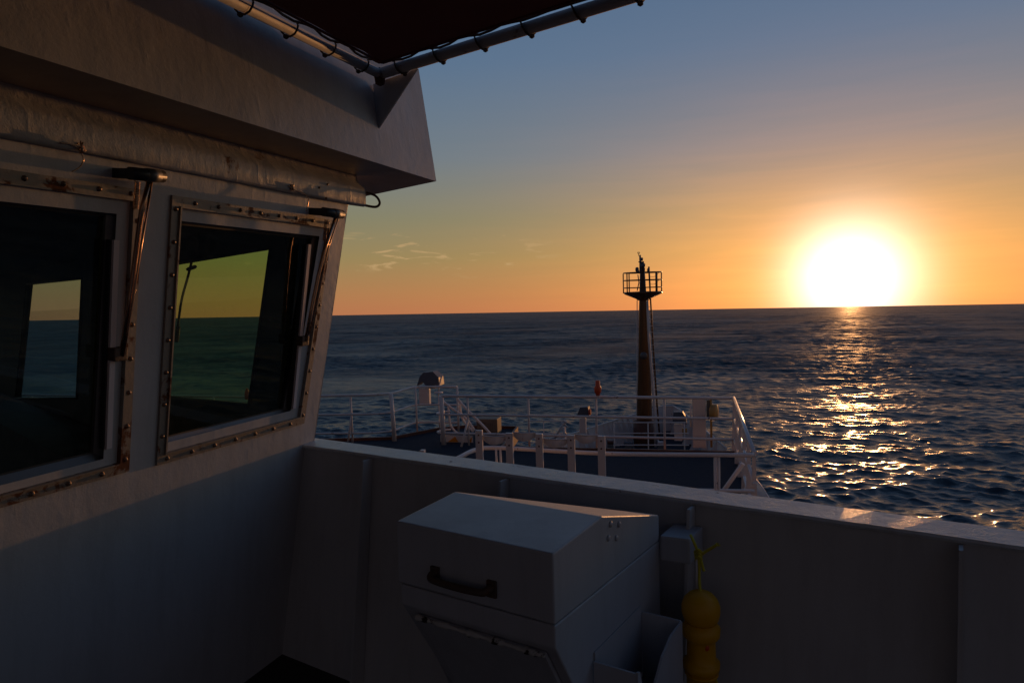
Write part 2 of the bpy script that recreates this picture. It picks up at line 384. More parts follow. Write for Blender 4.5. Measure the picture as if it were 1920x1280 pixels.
    n3 = g.noise(mp3.outputs[0], .16, 5, .6)
    h = g.math('MULTIPLY_ADD', g.math('ADD', g.math('MULTIPLY_ADD', n4, .020, g.math('MULTIPLY', n1, .10)), g.math('MULTIPLY', n2, .15)), gust, g.math('MULTIPLY', n3, .35))
    b = g.n('ShaderNodeBump'); g.put(b, 'Height', h); g.put(b, 'Distance', 1.0); g.put(b, 'Strength', .9)
    g.put(p, 'Normal', b.outputs[0])
    me.materials.append(m)
    ob = bpy.data.objects.new('sea', me); scene.collection.objects.link(ob); ob['kind'] = 'structure'
build_sea()

# ------------------------------------------------------------------ decks and hull
def poly_prism(pts, h0, h1):
    mb = MB(); return mb.prism([V(p[0], p[1], h0) for p in pts], V(0, 0, h1 - h0))
F_DECK, B_DECK, BOW = -3.15, -1.72, -5.4
fore_edge = [(-13.5, 10.5), (-12.0, 12.9), (-8.0, 13.5), (-6.45, 13.9), (-5.75, 15.0), (-5.2, 15.35), (-3.95, 15.35), (-3.75, 13.25), (.82, 13.35), (.98, 8.0), (1.1, 2.0), (-13.5, 2.0)]
struct(poly_prism(fore_edge, F_DECK - .25, F_DECK).build('fore_deck', M['deck']))
ed = MB()
for a, b in zip(fore_edge[:9], fore_edge[1:10]):
    A = V(a[0], a[1], F_DECK); B = V(b[0], b[1], F_DECK); t = (B - A).normalized(); nn = V(-t.y, t.x, 0)
    ed.box(A + nn * .003 - Z * .26, B - A, nn * .05, Z * .325)
tag(ed.build('deck_coaming', M['edge']), 'red brown raised edge strip running around the front of the blue deck', 'coaming')
bow_plan = [(-6.6, 14), (-5.2, 18.5), (-4.1, 21.2), (-3.2, 23.8), (-2.1, 26.0), (-1.0, 27.9), (-.36, 27.0), (.45, 24.0), (1.0, 21.2), (1.3, 18), (1.4, 14)]
struct(poly_prism([(-6.6, 13.0)] + bow_plan + [(1.4, 13.0)], BOW - .2, BOW).build('bow_deck', M['deck']))
hb = MB()
top = [(-13.4, 2), (-13.4, 10.4), (-11.9, 12.7), (-6.55, 14)] + bow_plan[1:-1] + [(1.35, 14), (1.0, 8), (1.0, 2), (1.0, -30), (-13.4, -30)]
bot = [(x * .82 - .9, y * .93 if y > 0 else y) for x, y in top]
n_ = len(top)
hb.add([V(x, y, BOW - .21) for x, y in top] + [V(x, y, -12.6) for x, y in bot], [tuple(range(n_))[::-1], tuple(range(n_, 2 * n_))] + [(i, (i + 1) % n_, n_ + (i + 1) % n_, n_ + i) for i in range(n_)])
blk = [(-13.3, 2.1), (-13.3, 10.4), (-11.9, 12.7), (-8, 13.3), (-6.5, 13.6), (-5.6, 14.6), (-5.2, 15.1), (-4.0, 15.1), (-3.9, 13.1), (.75, 13.2), (.9, 8), (.9, -30), (-13.3, -30)]
hb.prism([V(x, y, BOW - .2) for x, y in blk], V(0, 0, BOW * -1 + .2 + F_DECK - .26))
tag(hb.build('ship_hull', M['hull']), 'dark hull of the ship rising from the sea under its decks', 'hull')

# bridge wing deck and bulwark
fl = [K + Bn * .02 + Bd * -.6, K + Bd * 6.5 + Bn * .02, K + Bd * 6.5 - Bn * 9, K - Wd * 9 - Wn * .6]
struct(MB().prism([V(p.x, p.y, B_DECK) for p in fl], V(0, 0, -.12)).build('bridge_deck', M['bdeck']))
hz_ = MB(); q = [K + Bn * -.14 + Bd * -.5, K + Bd * 6.5 + Bn * -.14, K + Bd * 6.5 - Bn * 9, K - Wd * 9 - Wn * .6]
hz_.prism([V(p.x, p.y, B_DECK - .13) for p in q], V(0, 0, F_DECK - B_DECK + .135))
tag(hz_.build('superstructure_block', M['white']), 'white steel deckhouse block beneath the bridge wing', 'deckhouse')

bw = thing('bulwark', 'white steel bulwark wall with grey cap rail around the bridge wing', 'bulwark', K + Bd * 2 - Z * 1.02)
NS = 60; L0, L1 = -.25, 6.3
P = []
for k in range(9):
    f = k / 8; P.append([K + Bd * (L0 + (L1 - L0) * i / NS) + Bn * (-.125 * (1 - f)) + V(0, 0, -1.02 + 1.012 * f) for i in range(NS + 1)])
pm = MB(); pm.grid(P); pm.grid([[q + Bn * .008 for q in row] for row in P])
pm.build('plating', M['bulwark'], bw, recalc=False)
for s_ in (3.78,): MB().tube([K + Bd * s_ - Bn * .0125 - Z * .03, K + Bd * s_ - Bn * .128 - Z * 1.01], .0022, 5).build('weld_seam', M['bulwark'], bw)
cw = [(L0 + (L1 - L0) * i / 80) for i in range(81)]
cp = MB()
sec = [(-.012, -.012), (-.016, -.004), (-.012, .004), (.118, .006), (.124, 0), (.118, -.012)]
cp.grid([[K + Bd * s_ + Bn * (t + random.uniform(-1, 1) * .0010) + V(0, 0, z + random.uniform(-1, 1) * .0008) for s_ in cw] for t, z in sec + sec[:1]], False)
cp.build('cap_rail', M['cap'], bw, recalc=False)
for s_ in (.455, 1.19, 1.93, 2.67, 3.41, 4.15, 4.9):
    A = K + Bd * s_
    MB().prism([A - Bn * .008 - Z * .014, A - Bn * .065 - Z * .014, A - Bn * .205 - Z * 1.018, A - Bn * .128 - Z * 1.018], Bd * .010).build('stiffener', M['bulwark'], bw)

# ------------------------------------------------------------------ wheelhouse
LEAN = math.radians(6.5)
Wp = (Wn * math.cos(LEAN) - Z * math.sin(LEAN)).normalized()      # outward normal of the leaning wall
Wv = (Wn * math.sin(LEAN) + Z * math.cos(LEAN)).normalized()      # up the wall
def wuv(u, v, n=0.0): return K + Wd * u + Wv * v + Wp * n
wh = thing('wheelhouse', 'white painted wheelhouse with outward leaning tinted windows and deep roof overhang', 'wheelhouse', K + V(-.13, -.09, -1.02))
def edge_u(v): return .078 + .155 * v if v > 0 else .078 + v * .17
W2 = dict(bl=(-.822, .19), br=(-.113, .187), tr=(.046, 1.009), tl=(-.777, 1.012))
W1 = dict(bl=(-2.02, .20), br=(-1.073, .199), tr=(-1.034, 1.014), tl=(-1.98, 1.014))
W0 = dict(bl=(-3.22, .20), br=(-2.27, .199), tr=(-2.23, 1.014), tl=(-3.18, 1.014))
def wall_grid(n, flip=False):
    """wall sheet around the three window holes, in strips"""
    mb = MB(); V0, V1, VB, VT = .19, 1.012, -1.03, 1.26
    def strip(poly, nu, nv):
        (a, b, c, d) = poly
        P = []
        for j in range(nv + 1):
            f = j / nv; lo = (a[0] + (d[0] - a[0]) * f, a[1] + (d[1] - a[1]) * f); hi = (b[0] + (c[0] - b[0]) * f, b[1] + (c[1] - b[1]) * f)
            P.append([wuv(lo[0] + (hi[0] - lo[0]) * i / nu, lo[1] + (hi[1] - lo[1]) * i / nu, n) for i in range(nu + 1)])
        mb.grid(P)
    e = .0
    xs_b = [-7, W0['bl'][0], W0['br'][0], W1['bl'][0], W1['br'][0], W2['bl'][0], W2['br'][0], edge_u(V0)]
    xs_t = [-7, W0['tl'][0], W0['tr'][0], W1['tl'][0], W1['tr'][0], W2['tl'][0], W2['tr'][0], edge_u(V1)]
    xs_0 = xs_b[:-1] + [edge_u(VB)]; xs_1 = xs_t[:-1] + [edge_u(VT)]
    for i in range(7):
        strip([(xs_0[i], VB), (xs_0[i + 1], VB), (xs_b[i + 1], V0), (xs_b[i], V0)], 4, 4)
        strip([(xs_t[i], V1), (xs_t[i + 1], V1), (xs_1[i + 1], VT), (xs_1[i], VT)], 4, 2)
        if i % 2 == 0: strip([(xs_b[i], V0), (xs_b[i + 1], V0), (xs_t[i + 1], V1), (xs_t[i], V1)], 4, 4)
    return mb
wall_grid(0).build('side_wall', M['house'], wh, recalc=False)
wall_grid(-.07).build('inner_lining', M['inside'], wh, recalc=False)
# corner post closes the gap between the skins
cpst = MB(); cpst.prism([wuv(edge_u(-1.03), -1.03, 0), wuv(edge_u(1.26), 1.26, 0), wuv(edge_u(1.26), 1.26, -.09), wuv(edge_u(-1.03), -1.03, -.09)], Wd * .006)
cpst.build('corner_post', M['rough'], wh)

def make_window(Wq, gl, label, bolts=True, blade=None):
    w = tag(MB().add([wuv(*Wq['bl'], -.036), wuv(*Wq['br'], -.036), wuv(*Wq['tr'], -.036), wuv(*Wq['tl'], -.036)], [(0, 1, 2, 3)]).build('window', gl, wh), None, None)
    w['label'] = label
    bl, br, tr, tl = [Vector((*Wq[k], 0)) for k in ('bl', 'br', 'tr', 'tl')]
    def ins(d0, d1):     # quads offset outwards from the glass edge: left, bottom, right, top
        dl, db, dr_, dt_ = d0
        return [Vector((bl.x - dl, bl.y - db, 0)), Vector((br.x + dr_, br.y - db, 0)), Vector((tr.x + dr_, tr.y + dt_, 0)), Vector((tl.x - dl, tl.y + dt_, 0))]
    inner = ins((.012, .040, .056, .052), 0); outer = ins((.043, .074, .092, .088), 0)
    lip = ins((.006, .035, .050, .046), 0)
    fr = MB()
    for i in range(4):
        a, b = outer[i], outer[(i + 1) % 4]; c, d = inner[(i + 1) % 4], inner[i]
        fr.prism([wuv(a.x, a.y, .001), wuv(b.x, b.y, .001), wuv(c.x, c.y, .001), wuv(d.x, d.y, .001)], Wp * .009)
    fr.build('frame', M['steel'], w)
    lp = MB()
    for i in range(4):
        a, b = inner[i], inner[(i + 1) % 4]; c, d = lip[(i + 1) % 4], lip[i]
        lp.prism([wuv(a.x, a.y, -.03), wuv(b.x, b.y, -.03), wuv(c.x, c.y, -.03), wuv(d.x, d.y, -.03)], Wp * .048)
    lp.build('lip', M['steel'], w)
    rv = MB(); g4 = ins((-.012, -.008, -.012, -.008), 0)
    for i in range(4):
        a, b = lip[i], lip[(i + 1) % 4]; c, d = g4[(i + 1) % 4], g4[i]
        A, B, C, D = wuv(a.x, a.y, -.004), wuv(b.x, b.y, -.004), wuv(c.x, c.y, -.034), wuv(d.x, d.y, -.034)
        rv.quad(A, B, C, D)
    rv.build('sill_band', M['alu'], w)
    gk = MB(); g5 = ins((-.02, -.014, -.02, -.014), 0)
    for i in range(4):
        a, b = g4[i], g4[(i + 1) % 4]; c, d = g5[(i + 1) % 4], g5[i]
        gk.quad(wuv(a.x, a.y, -.0335), wuv(b.x, b.y, -.0335), wuv(c.x, c.y, -.0345), wuv(d.x, d.y, -.0345))
    gk.build('gasket', M['rubber'], w)
    if bolts:
        mid = [(o + i_) / 2 for o, i_ in zip(outer, inner)]
        for i in range(4):
            a, b = mid[i], mid[(i + 1) % 4]; n = max(2, round((b - a).length / .112))
            for k in range(n):
                p = a + (b - a) * ((k + .25) / n)
                bb = MB(); c = wuv(p.x, p.y, .010)
                bb.lathe(c, Wp, [(0, .0088), (.0015, .0088), (.002, .0068), (.006, .0064), (.008, .0038), (.0085, .001)], 8)
                bb.build('bolt', M['bolt'], w)
    return w
make_window(W2, M['glass_green'], 'green tinted window pane nearest the bulwark corner')
make_window(W1, M['glass_grey'], 'grey tinted window pane beside the photo edge')
make_window(W0, M['glass_grey'], 'grey tinted window pane furthest aft', bolts=False)

# header beam over the windows: lower face, bevelled upper band
hd = MB()
def hpt(u, n, h): return K + Wd * u + Wn * n + V(0, 0, h + .70)
secs = [(.0, .505), (.150, .477), (.160, .479), (.166, .488), (.168, .555), (.160, .572), (.128, .600), (.118, .625), (.112, .66), (.0, .66)]
us = np.linspace(-6.5, .38, 140)
hd.grid([[hpt(u, n + (random.uniform(-1, 1) * .002 if n > .05 else 0), h + random.uniform(-1, 1) * .0015) for u in us] for n, h in secs])
hd.add([hpt(.38, n, h) for n, h in secs], [tuple(range(len(secs)))])
hd.build('header_beam', M['rough'], wh, recalc=False)

# roof: soffit, leaning fascia
HS = .64
NT0 = .389; TIPU = .752
tip = hpt(TIPU, NT0, HS)
ftop = hpt(TIPU, .306, 1.26)
sof = MB()
aft = hpt(-6.5, NT0, HS)
sof_in = [hpt(-6.5, -6, HS)]
side_front = hpt(.30, NT0, HS)                       # soffit bends here: the front lip rises gently forward
gfar = tip + Gd * 9
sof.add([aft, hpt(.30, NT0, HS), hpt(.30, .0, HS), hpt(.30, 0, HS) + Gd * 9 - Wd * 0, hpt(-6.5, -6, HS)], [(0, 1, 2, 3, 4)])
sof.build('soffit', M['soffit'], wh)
sf = MB()
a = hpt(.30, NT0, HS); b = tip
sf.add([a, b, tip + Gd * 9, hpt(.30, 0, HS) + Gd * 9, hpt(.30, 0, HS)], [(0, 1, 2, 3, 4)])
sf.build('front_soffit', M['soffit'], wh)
fa = MB(); US = np.linspace(-6.5, TIPU, 120); VS = np.linspace(0, 1, 12)
fa.grid([[hpt(u, NT0 + (.306 - NT0) * f + random.uniform(-1, 1) * .0006, HS + (1.26 - HS) * f) for u in US] for f in VS])
fa.build('fascia', M['roof'], wh, recalc=False)
ff = MB(); ff.add([tip, ftop, ftop + Gd * 9, tip + Gd * 9], [(0, 1, 2, 3)]); ff.build('front_fascia', M['roof'], wh)
rf = MB(); rf.add([hpt(-6.5, .306, 1.26), ftop, ftop + Gd * 9, hpt(-6.5, -6, 1.26)], [(0, 1, 2, 3)]); rf.build('roof_top', M['roof'], wh)

# front wall with its two openings, seen through the side glass
FWp = (Gn * 1).normalized()
if FWp.dot(V(0, 1, 0)) < 0: FWp = -FWp
def gpl(px, py): return pp(px, py, K + Wn * -.02 + Wd * .05, FWp)
def gl_(P): return P
GA = [gpl(315, 741), gpl(485, 757), gpl(527, 465), gpl(333, 497)]
GB = [gpl(40, 745), gpl(157, 745), gpl(168, 522), gpl(62, 533)]
G0 = K + Wn * -.02 + Wd * .05
def gco(P): d_ = P - G0; return (d_.dot(Gd), d_.z)
def gp(x, z, n=0): return G0 + Gd * x + Z * z + FWp * n
A_, B_ = [gco(p) for p in GA], [gco(p) for p in GB]
def front_wall():
    mb = MB()
    zt = 1.55; zb = -1.02
    at_, ab = (A_[2][1] + A_[3][1]) / 2, (A_[0][1] + A_[1][1]) / 2
    # columns along the wall
    seq = [((0.02, 0.02)), (A_[1][0], A_[2][0]), (A_[0][0], A_[3][0]), (B_[1][0], B_[2][0]), (B_[0][0], B_[3][0]), (9, 9)]
    zt_, zb_ = [], []
    tops = [A_[2][1], A_[2][1], A_[3][1], B_[2][1], B_[3][1], B_[3][1]]
    bots = [A_[1][1], A_[1][1], A_[0][1], B_[1][1], B_[0][1], B_[0][1]]
    for i in range(5):
        (b0, t0), (b1, t1) = seq[i], seq[i + 1]
        mb.prism([gp(b0, zb), gp(b1, zb), gp(b1, bots[i + 1]), gp(b0, bots[i])], FWp * -.05)
        mb.prism([gp(t0, tops[i]), gp(t1, tops[i + 1]), gp(t1, zt), gp(t0, zt)], FWp * -.05)
        if i % 2 == 0: mb.prism([gp(b0, bots[i]), gp(b1, bots[i + 1]), gp(t1, tops[i + 1]), gp(t0, tops[i])], FWp * -.05)
    return mb
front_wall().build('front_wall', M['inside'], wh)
for nm, q in (('A', A_), ('B', B_)):
    w = MB().add([gp(*q[0], -.03), gp(*q[1], -.03), gp(*q[2], -.03), gp(*q[3], -.03)], [(0, 1, 2, 3)]).build('front_window', M['glass_clear'], wh)
    e = MB()
    for i in range(4):
        a, b = q[i], q[(i + 1) % 4]; e.tube([gp(*a, -.055), gp(*b, -.055)], .009, 6)
    e.build('trim', M['rubber'], w)
# far wiper hanging over the front window seen through the green pane
def gxy(px, py, n=.05): return pp(px, py, G0 + FWp * n, FWp)
fwp = MB(); fwp.tube(smoothpath([gxy(360, 488), gxy(352, 520), gxy(341, 560), gxy(335, 600), gxy(331, 632)]), .008, 6); fwp.tube([gxy(352, 505), gxy(366, 500)], .012, 6); fwp.tube([gxy(334, 612), gxy(331, 640)], .014, 6)
fwp.build('front_wiper', M['rustbar'], wh)
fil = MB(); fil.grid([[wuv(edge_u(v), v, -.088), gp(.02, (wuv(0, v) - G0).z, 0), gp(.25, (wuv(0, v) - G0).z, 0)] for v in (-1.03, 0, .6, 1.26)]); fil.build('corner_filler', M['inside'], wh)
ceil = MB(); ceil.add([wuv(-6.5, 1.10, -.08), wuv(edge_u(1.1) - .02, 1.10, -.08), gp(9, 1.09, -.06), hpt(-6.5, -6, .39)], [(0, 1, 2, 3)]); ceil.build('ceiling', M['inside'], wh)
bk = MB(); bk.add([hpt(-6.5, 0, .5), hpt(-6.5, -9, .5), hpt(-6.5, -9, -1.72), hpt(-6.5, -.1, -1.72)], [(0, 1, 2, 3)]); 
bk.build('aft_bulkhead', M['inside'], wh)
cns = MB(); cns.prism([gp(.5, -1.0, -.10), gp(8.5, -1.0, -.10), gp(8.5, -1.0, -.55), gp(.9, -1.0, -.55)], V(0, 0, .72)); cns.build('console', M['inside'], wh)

# wipers: motor under the beam, swinging arm, blade, return spring
def wpx(px, py, n=.03): return pp(px, py, K + Wp * n, Wp)
def wiper(motor, arm, strut, blade, spring, label):
    w = tag(MB().tube([wpx(*motor[0], .085), wpx(*motor[1], .085)], .021, 14).build('window_wiper', M['black'], wh), None, None); w['label'] = label
    m0, m1 = wpx(*motor[0], .085), wpx(*motor[1], .085)
    MB().tube([m0 + (m1 - m0) * .48, m0 + (m1 - m0) * .86], .0225, 14).build('motor_sleeve', M['alu'], w)
    MB().box(m0 + (m1 - m0) * .05 - Wp * .085 + Wv * -.016, (m1 - m0) * .35, Wp * .08, Wv * .032).build('bracket', M['black'], w)
    MB().tube([wpx(*p, .075 - .045 * i / (len(arm) - 1)) for i, p in enumerate(arm)], .0085, 8).build('arm', M['arm'], w)
    MB().tube([wpx(*p, .080 - .045 * i / (len(strut) - 1)) for i, p in enumerate(strut)], .0035, 6).build('tie_rod', M['arm'], w)
    b0, b1 = wpx(*blade[0], .0), wpx(*blade[1], .0)
    MB().box(b0 - Wd * .010 - Wp * .012, Wd * .020, b1 - b0, Wp * .022).build('blade', M['blade'], w)
    MB().box(b0 - Wd * .016 - Wp * .018, Wd * .012, b1 - b0, Wp * .018).build('blade_rubber', M['rubber'], w)
    s0, s1 = wpx(*spring[0], .045), wpx(*spring[1], .045)
    t = (s1 - s0); ax = t.normalized(); u = ax.orthogonal().normalized(); v = ax.cross(u); hp = []
    for i in range(17 * 8): a = i / 8 * 2 * math.pi; hp.append(s0 + t * (i / (17 * 8)) + (u * math.cos(a) + v * math.sin(a)) * .008)
    MB().tube(hp, .0016, 5).build('spring', M['arm'], w)
    e = wpx(*arm[-1], .028); MB().box(e - Wd * .03 - Wv * .02 - Wp * .03, Wd * .05, Wv * .045, Wp * .035, .004).build('blade_clamp', M['rustbar'], w)
wiper([(606, 397), (641, 402)], [(630, 405), (608, 470), (596, 520), (584, 580), (573, 640)], [(634, 410), (614, 470), (601, 540), (579, 628)], [(578, 458), (549, 765)], [(612, 412), (608, 452)], 'wiper on the green window by the corner')
wiper([(243, 325), (305, 331)], [(281, 335), (266, 395), (262, 420), (244, 560), (228, 665)], [(285, 340), (262, 480), (240, 620), (231, 668)], [(215, 450), (201, 840)], [(258, 340), (254, 392)], 'wiper on the grey window left of the pillar')

# small loose wires and lashings on the beam
tag(MB().tube(smoothpath([hpt(.365, .12, .545), hpt(.385, .16, .55), hpt(.42, .20, .535), hpt(.435, .215, .50), hpt(.42, .20, .478), hpt(.395, .15, .487), hpt(.375, .10, .505)]), .0065, 8).build('cable_loop', M['rope'], wh), None, None)
def bx_(px, py, n=.172): return pp(px, py, K + Wn * n, Wn)
MB().tube(smoothpath([bx_(112, 268), bx_(130, 270), bx_(146, 278), bx_(156, 295), bx_(155, 305), bx_(148, 315), bx_(135, 322)]), .0022, 5).build('loose_wire', M['arm'], wh)
MB().tube(smoothpath([bx_(540, 348), bx_(552, 356), bx_(568, 362), bx_(578, 372), bx_(577, 385), bx_(574, 396)]), .0022, 5).build('loose_wire', M['arm'], wh)
for (cx, cy, n_k, sc) in ((590, 388, 14, .024), (152, 277, 4, .012), (548, 352, 4, .010)):
    kn = MB(); c = bx_(cx, cy, .085 if cx == 590 else .172)
    for i in range(n_k):
        o = [V(random.uniform(-1, 1), random.uniform(-1, 1), random.uniform(-1.4, 1.4)) * sc for _ in range(5)]
        kn.tube(smoothpath([c + q for q in o], 4), .0028, 5)
    kn.build('wire_tangle', M['arm'], wh)
for px, py in ((613, 346), (598, 352), (611, 372)): MB().lathe(bx_(px, py, .167), Wn, [(0, .006), (.006, .005), (.008, .001)], 8).build('stud', M['bolt'], wh)

# ------------------------------------------------------------------ awning: canvas, pipe frame, lacing
HA = 1.05
J = ph(712, 139, HA)
Lp = (ph(430, -2, HA) - J).normalized(); Rp = (ph(1163, 0, HA) - J).normalized()
aw = thing('awning', 'dark canvas awning laced to a rusty grey pipe frame beside the roof', 'awning', J)
RT = .025
fp = MB()
fp.tube([J - Rp * .0, J + Rp * 3.6], RT, 16); fp.build('frame_pipe', M['pipe'], aw)
MB().tube([J + Lp * .0, J + Lp * 4.5], RT * .9, 16).build('frame_pipe', M['pipe'], aw)
MB().lathe(J - Z * .055, Z, [(0, .006), (.01, .022), (.05, .028), (.075, .022), (.085, .004)], 12).build('corner_joint', M['rustbar'], aw)
A0 = J + (Lp + Rp) * .062 + Z * .022
N_ = 28; P = []
for i in range(N_ + 1):
    row = []
    for j in range(N_ + 1):
        s_, t_ = i / N_ * 4.2, j / N_ * 3.5
        sc = .012 * (abs(math.sin(s_ / .27 * math.pi)) if j == 0 else 0)
        sag = .03 * math.sin(min(1, s_ / 4.2) * math.pi) * math.sin(min(1, t_ / 3.5) * math.pi)
        row.append(A0 + Lp * s_ + Rp * (t_ + sc) + Z * sag)
    P.append(row)
cv = MB(); cv.grid(P); cv.grid([[q + Z * .004 for q in r] for r in P]); cv.build('canvas', M['canvas'], aw, recalc=False)
for dr_, ot in ((Lp, Rp), (Rp, Lp)):
    MB().tube([A0 + dr_ * (.0 + 4.1 * k / 40) + Z * (-.002) for k in range(35 if dr_ is Rp else 41)], .006, 6).build('hem', M['canvas'], aw)
    r0 = A0 - ot * .022
    lr = []
    for k in range(60):
        a = k / 59 * 3.3
        lr.append(r0 + dr_ * a + ot * (.010 * math.cos(a / .24 * 2 * math.pi)) + Z * (.004 * math.sin(a * 31)))
    MB().tube(lr, .0055, 6).build('lacing_rope', M['rope'], aw)
    pc = J
    for k in range(13):
        a = .10 + k * .235; c = pc + dr_ * (a + .04)
        hp = [A0 + dr_ * (a - .05) + ot * .004, r0 + dr_ * (a - .045)]
        for q in range(9):
            th = math.radians(70 - q * 38); hp.append(c + dr_ * (q * .009 - .03) + ot * (math.cos(th) * (RT + .006)) + Z * (math.sin(th) * (RT + .006)))
        MB().tube(hp, .0040, 6).build('lashing', M['rope'], aw)
        kk = c + dr_ * .01 - ot * .018 - Z * (RT + .001)
        MB().lathe(kk, -Z, [(-.008, .003), (-.003, .011), (.005, .011), (.010, .004)], 7).build('knot', M['rope'], aw)
# gusset plate that carries the pipe corner, welded to the fascia
g1 = pp(706, 160, hpt(0, NT0 - .06, 0), Wn); g2 = pp(706, 250, hpt(0, NT0 - .045, 0), Wn)
gd_ = Rp; pn_ = gd_.cross(Z).normalized(); g3 = pp(784, 130, g2, pn_)
MB().prism([g2, V(g2.x, g2.y, J.z - .02), V(g3.x, g3.y, J.z - .01), g3], pn_ * .008).build('roof_bracket', M['roof'], wh)

# ------------------------------------------------------------------ locker by the bulwark
def bst(s_, t_, h): return K + Bd * s_ + Bn * t_ + V(0, 0, h + .70)
lk = thing('rubbish_locker', 'white steel locker with pitched lid and rusty handle standing against the bulwark', 'locker', bst(1.62, -.48, -1.72))
s0, s1 = 1.372, 1.868
import bmesh
def loft(profile_a, profile_b, bev=.006):
    bm = bmesh.new(); a = [bm.verts.new(p) for p in profile_a]; b = [bm.verts.new(p) for p in profile_b]; n = len(a)
    bm.faces.new(a[::-1]); bm.faces.new(b)
    for i in range(n): bm.faces.new((a[i], a[(i + 1) % n], b[(i + 1) % n], b[i]))
    bmesh.ops.recalc_face_normals(bm, faces=bm.faces)
    bmesh.ops.bevel(bm, geom=bm.edges[:], offset=bev, segments=3, affect='EDGES', profile=.55)
    bm.verts.index_update(); mb = MB(); mb.add([v.co.copy() for v in bm.verts], [tuple(v.index for v in f.verts) for f in bm.faces]); bm.free(); return mb
prof = [(-.829, -.612), (-.562, -.600), (-.152, -.716), (-.152, -.80), (-.829, -.786)]
rear = pp(866, 925.6, bst(0, -.152, 0), Bn); rs_ = (rear - K).dot(Bd)
loft([bst(s0 - .002, t, h) if t < -.3 else (rear if h > -.75 else bst(rs_, t, h)) for t, h in prof], [bst(s1, t, h) for t, h in prof]).build('lid', M['locker'], lk)
prof = [(-.827, -.789), (-.150, -.803), (-.150, -1.70), (-.40, -1.70), (-.62, -1.18), (-.827, -.845)]
loft([bst(s0 + .004 if t < -.3 else rs_ + .006, t, h) for t, h in prof], [bst(s1 - .001, t, h) for t, h in prof], .005).build('body', M['locker'], lk)
# sloping front flap
fd = (bst(0, -.62, -1.18) - bst(0, -.827, -.845)).normalized(); fn = fd.cross(Bd).normalized()
if fn.dot(Bn) > 0: fn = -fn
a = bst(s0 + .055, -.827, -.845) + fd * .02 + fn * .002
MB().box(a, Bd * .41, fd * .34, fn * .012, .004).build('flap', M['locker'], lk)
ch = MB(); pts = [a + Bd * (.41 * i / 40) + fd * (-.001) + fn * .013 for i in range(41)]
rs = [.0045 + .0070 * abs(math.sin(i * 1.3) * math.sin(i * .37 + 1)) for i in range(41)]
ch.tube(pts, rs, 7); ch.build('flap_edge', M['chip'], lk)
ha, hb2 = bst(1.507, -.829, -.738), bst(1.690, -.829, -.738)
hn = MB(); hn.tube(smoothpath([ha + Z * .010, ha - Bn * .020 + Z * .008, ha - Bn * .030 + Z * .002 + Bd * .014, (ha + hb2) / 2 - Bn * .033, hb2 - Bn * .030 + Z * .002 - Bd * .014, hb2 - Bn * .020 + Z * .008, hb2 + Z * .010], 5), .0098, 10)
for q in (ha, hb2): hn.box(q - Bd * .014 - Z * .018, Bd * .028, -Bn * .008, Z * .044, .002)
hn.build('handle', M['rustbar'], lk)
for px, py in ((1144, 982), (1160, 982), (1140, 1008), (1155, 1008)):
    MB().lathe(pp(px, py, bst(s1, 0, 0), Bd), Bd, [(0, .009), (.004, .008), (.006, .002)], 10).build('weld_stud', M['locker'], lk)
# open tray on its side
def trp(s_, t_, h): return bst(s_, t_, h)
ty = thing('open_tray', 'empty open topped white tray mounted on the side of the locker', 'tray', trp(1.95, -.48, -1.15))
for (o, ax, ay, az) in ((trp(1.872, -.64, -1.17), Bd * .120, Bn * .33, Z * .006), (trp(1.872, -.64, -1.165), Bd * .120, Bn * .006, Z * .200),
                        (trp(1.872, -.316, -1.165), Bd * .120, Bn * .006, Z * .200)):
    MB().box(o, ax, ay, az).build('panel', M['locker'], ty)
MB().prism([trp(1.99, -.64, -1.17), trp(1.99, -.31, -1.17), trp(1.99, -.31, -.968), trp(1.99, -.40, -.972), trp(1.99, -.47, -1.00), trp(1.99, -.54, -1.06), trp(1.99, -.60, -1.05), trp(1.99, -.625, -.965), trp(1.99, -.64, -.96)], Bd * .006).build('front_panel', M['locker'], ty)
MB().box(trp(1.869, -.63, -1.15), Bd * .003, Bn * .31, Z * .205).build('back_panel', M['locker'], ty)
# mounting box right of the locker
mbx = MB(); o = pp(1237, 1003, bst(0, -.16, 0), Bn); o2 = pp(1294, 1010, bst(0, -.16, 0), Bn)
mbx.box(o, (o2 - o) * 1.0, -Z * .083, Bn * .13, .008)
tag(mbx.build('mounting_box', M['locker']), 'small blank white box fixed to the bulwark between locker and yellow float', 'box')

# yellow float light on its rope
fc = pp(1316, 1180, bst(0, -.22, 0), Bn)
def fy(py): return pp(1316, py, bst(0, -.22, 0), Bn)
flt = thing('lifebuoy_light', 'yellow plastic float light hanging by knotted rope from the bulwark', 'float light', fy(1290))
base_ = fy(1300); hgt = (fy(1107) - base_).length; ppm = hgt / 193
pr = [(1300, 25), (1253, 28), (1251, 32), (1239, 33), (1236, 28), (1231, 25.5), (1201, 25), (1195, 26.5), (1191, 31), (1188, 33), (1174, 34), (1170, 30), (1164, 27)]
MB().lathe(base_, Z, [((1300 - y) * ppm, r * ppm) for y, r in pr], 24).build('lamp_body', M['yellow'], flt)
sph = [(1164, 27), (1158, 31), (1147, 34), (1134, 34), (1123, 30), (1114, 22), (1109, 12), (1107, 2)]
MB().lathe(base_, Z, [((1300 - y) * ppm, r * ppm) for y, r in sph], 24).build('dome', M['yellow'], flt)
MB().lathe(pp(1325, 1213, bst(0, -.22 - .028, 0), Bn), -Bn, [(0, .009), (.006, .009), (.007, .004)], 12).build('button', M['orange'], flt)
MB().lathe(base_ + Z * (1300 - 1262) * ppm, Z, [(0, 27.5 * ppm), (.003, 30 * ppm), (.006, 27.5 * ppm)], 24).build('seam_band', M['yellow'], flt)
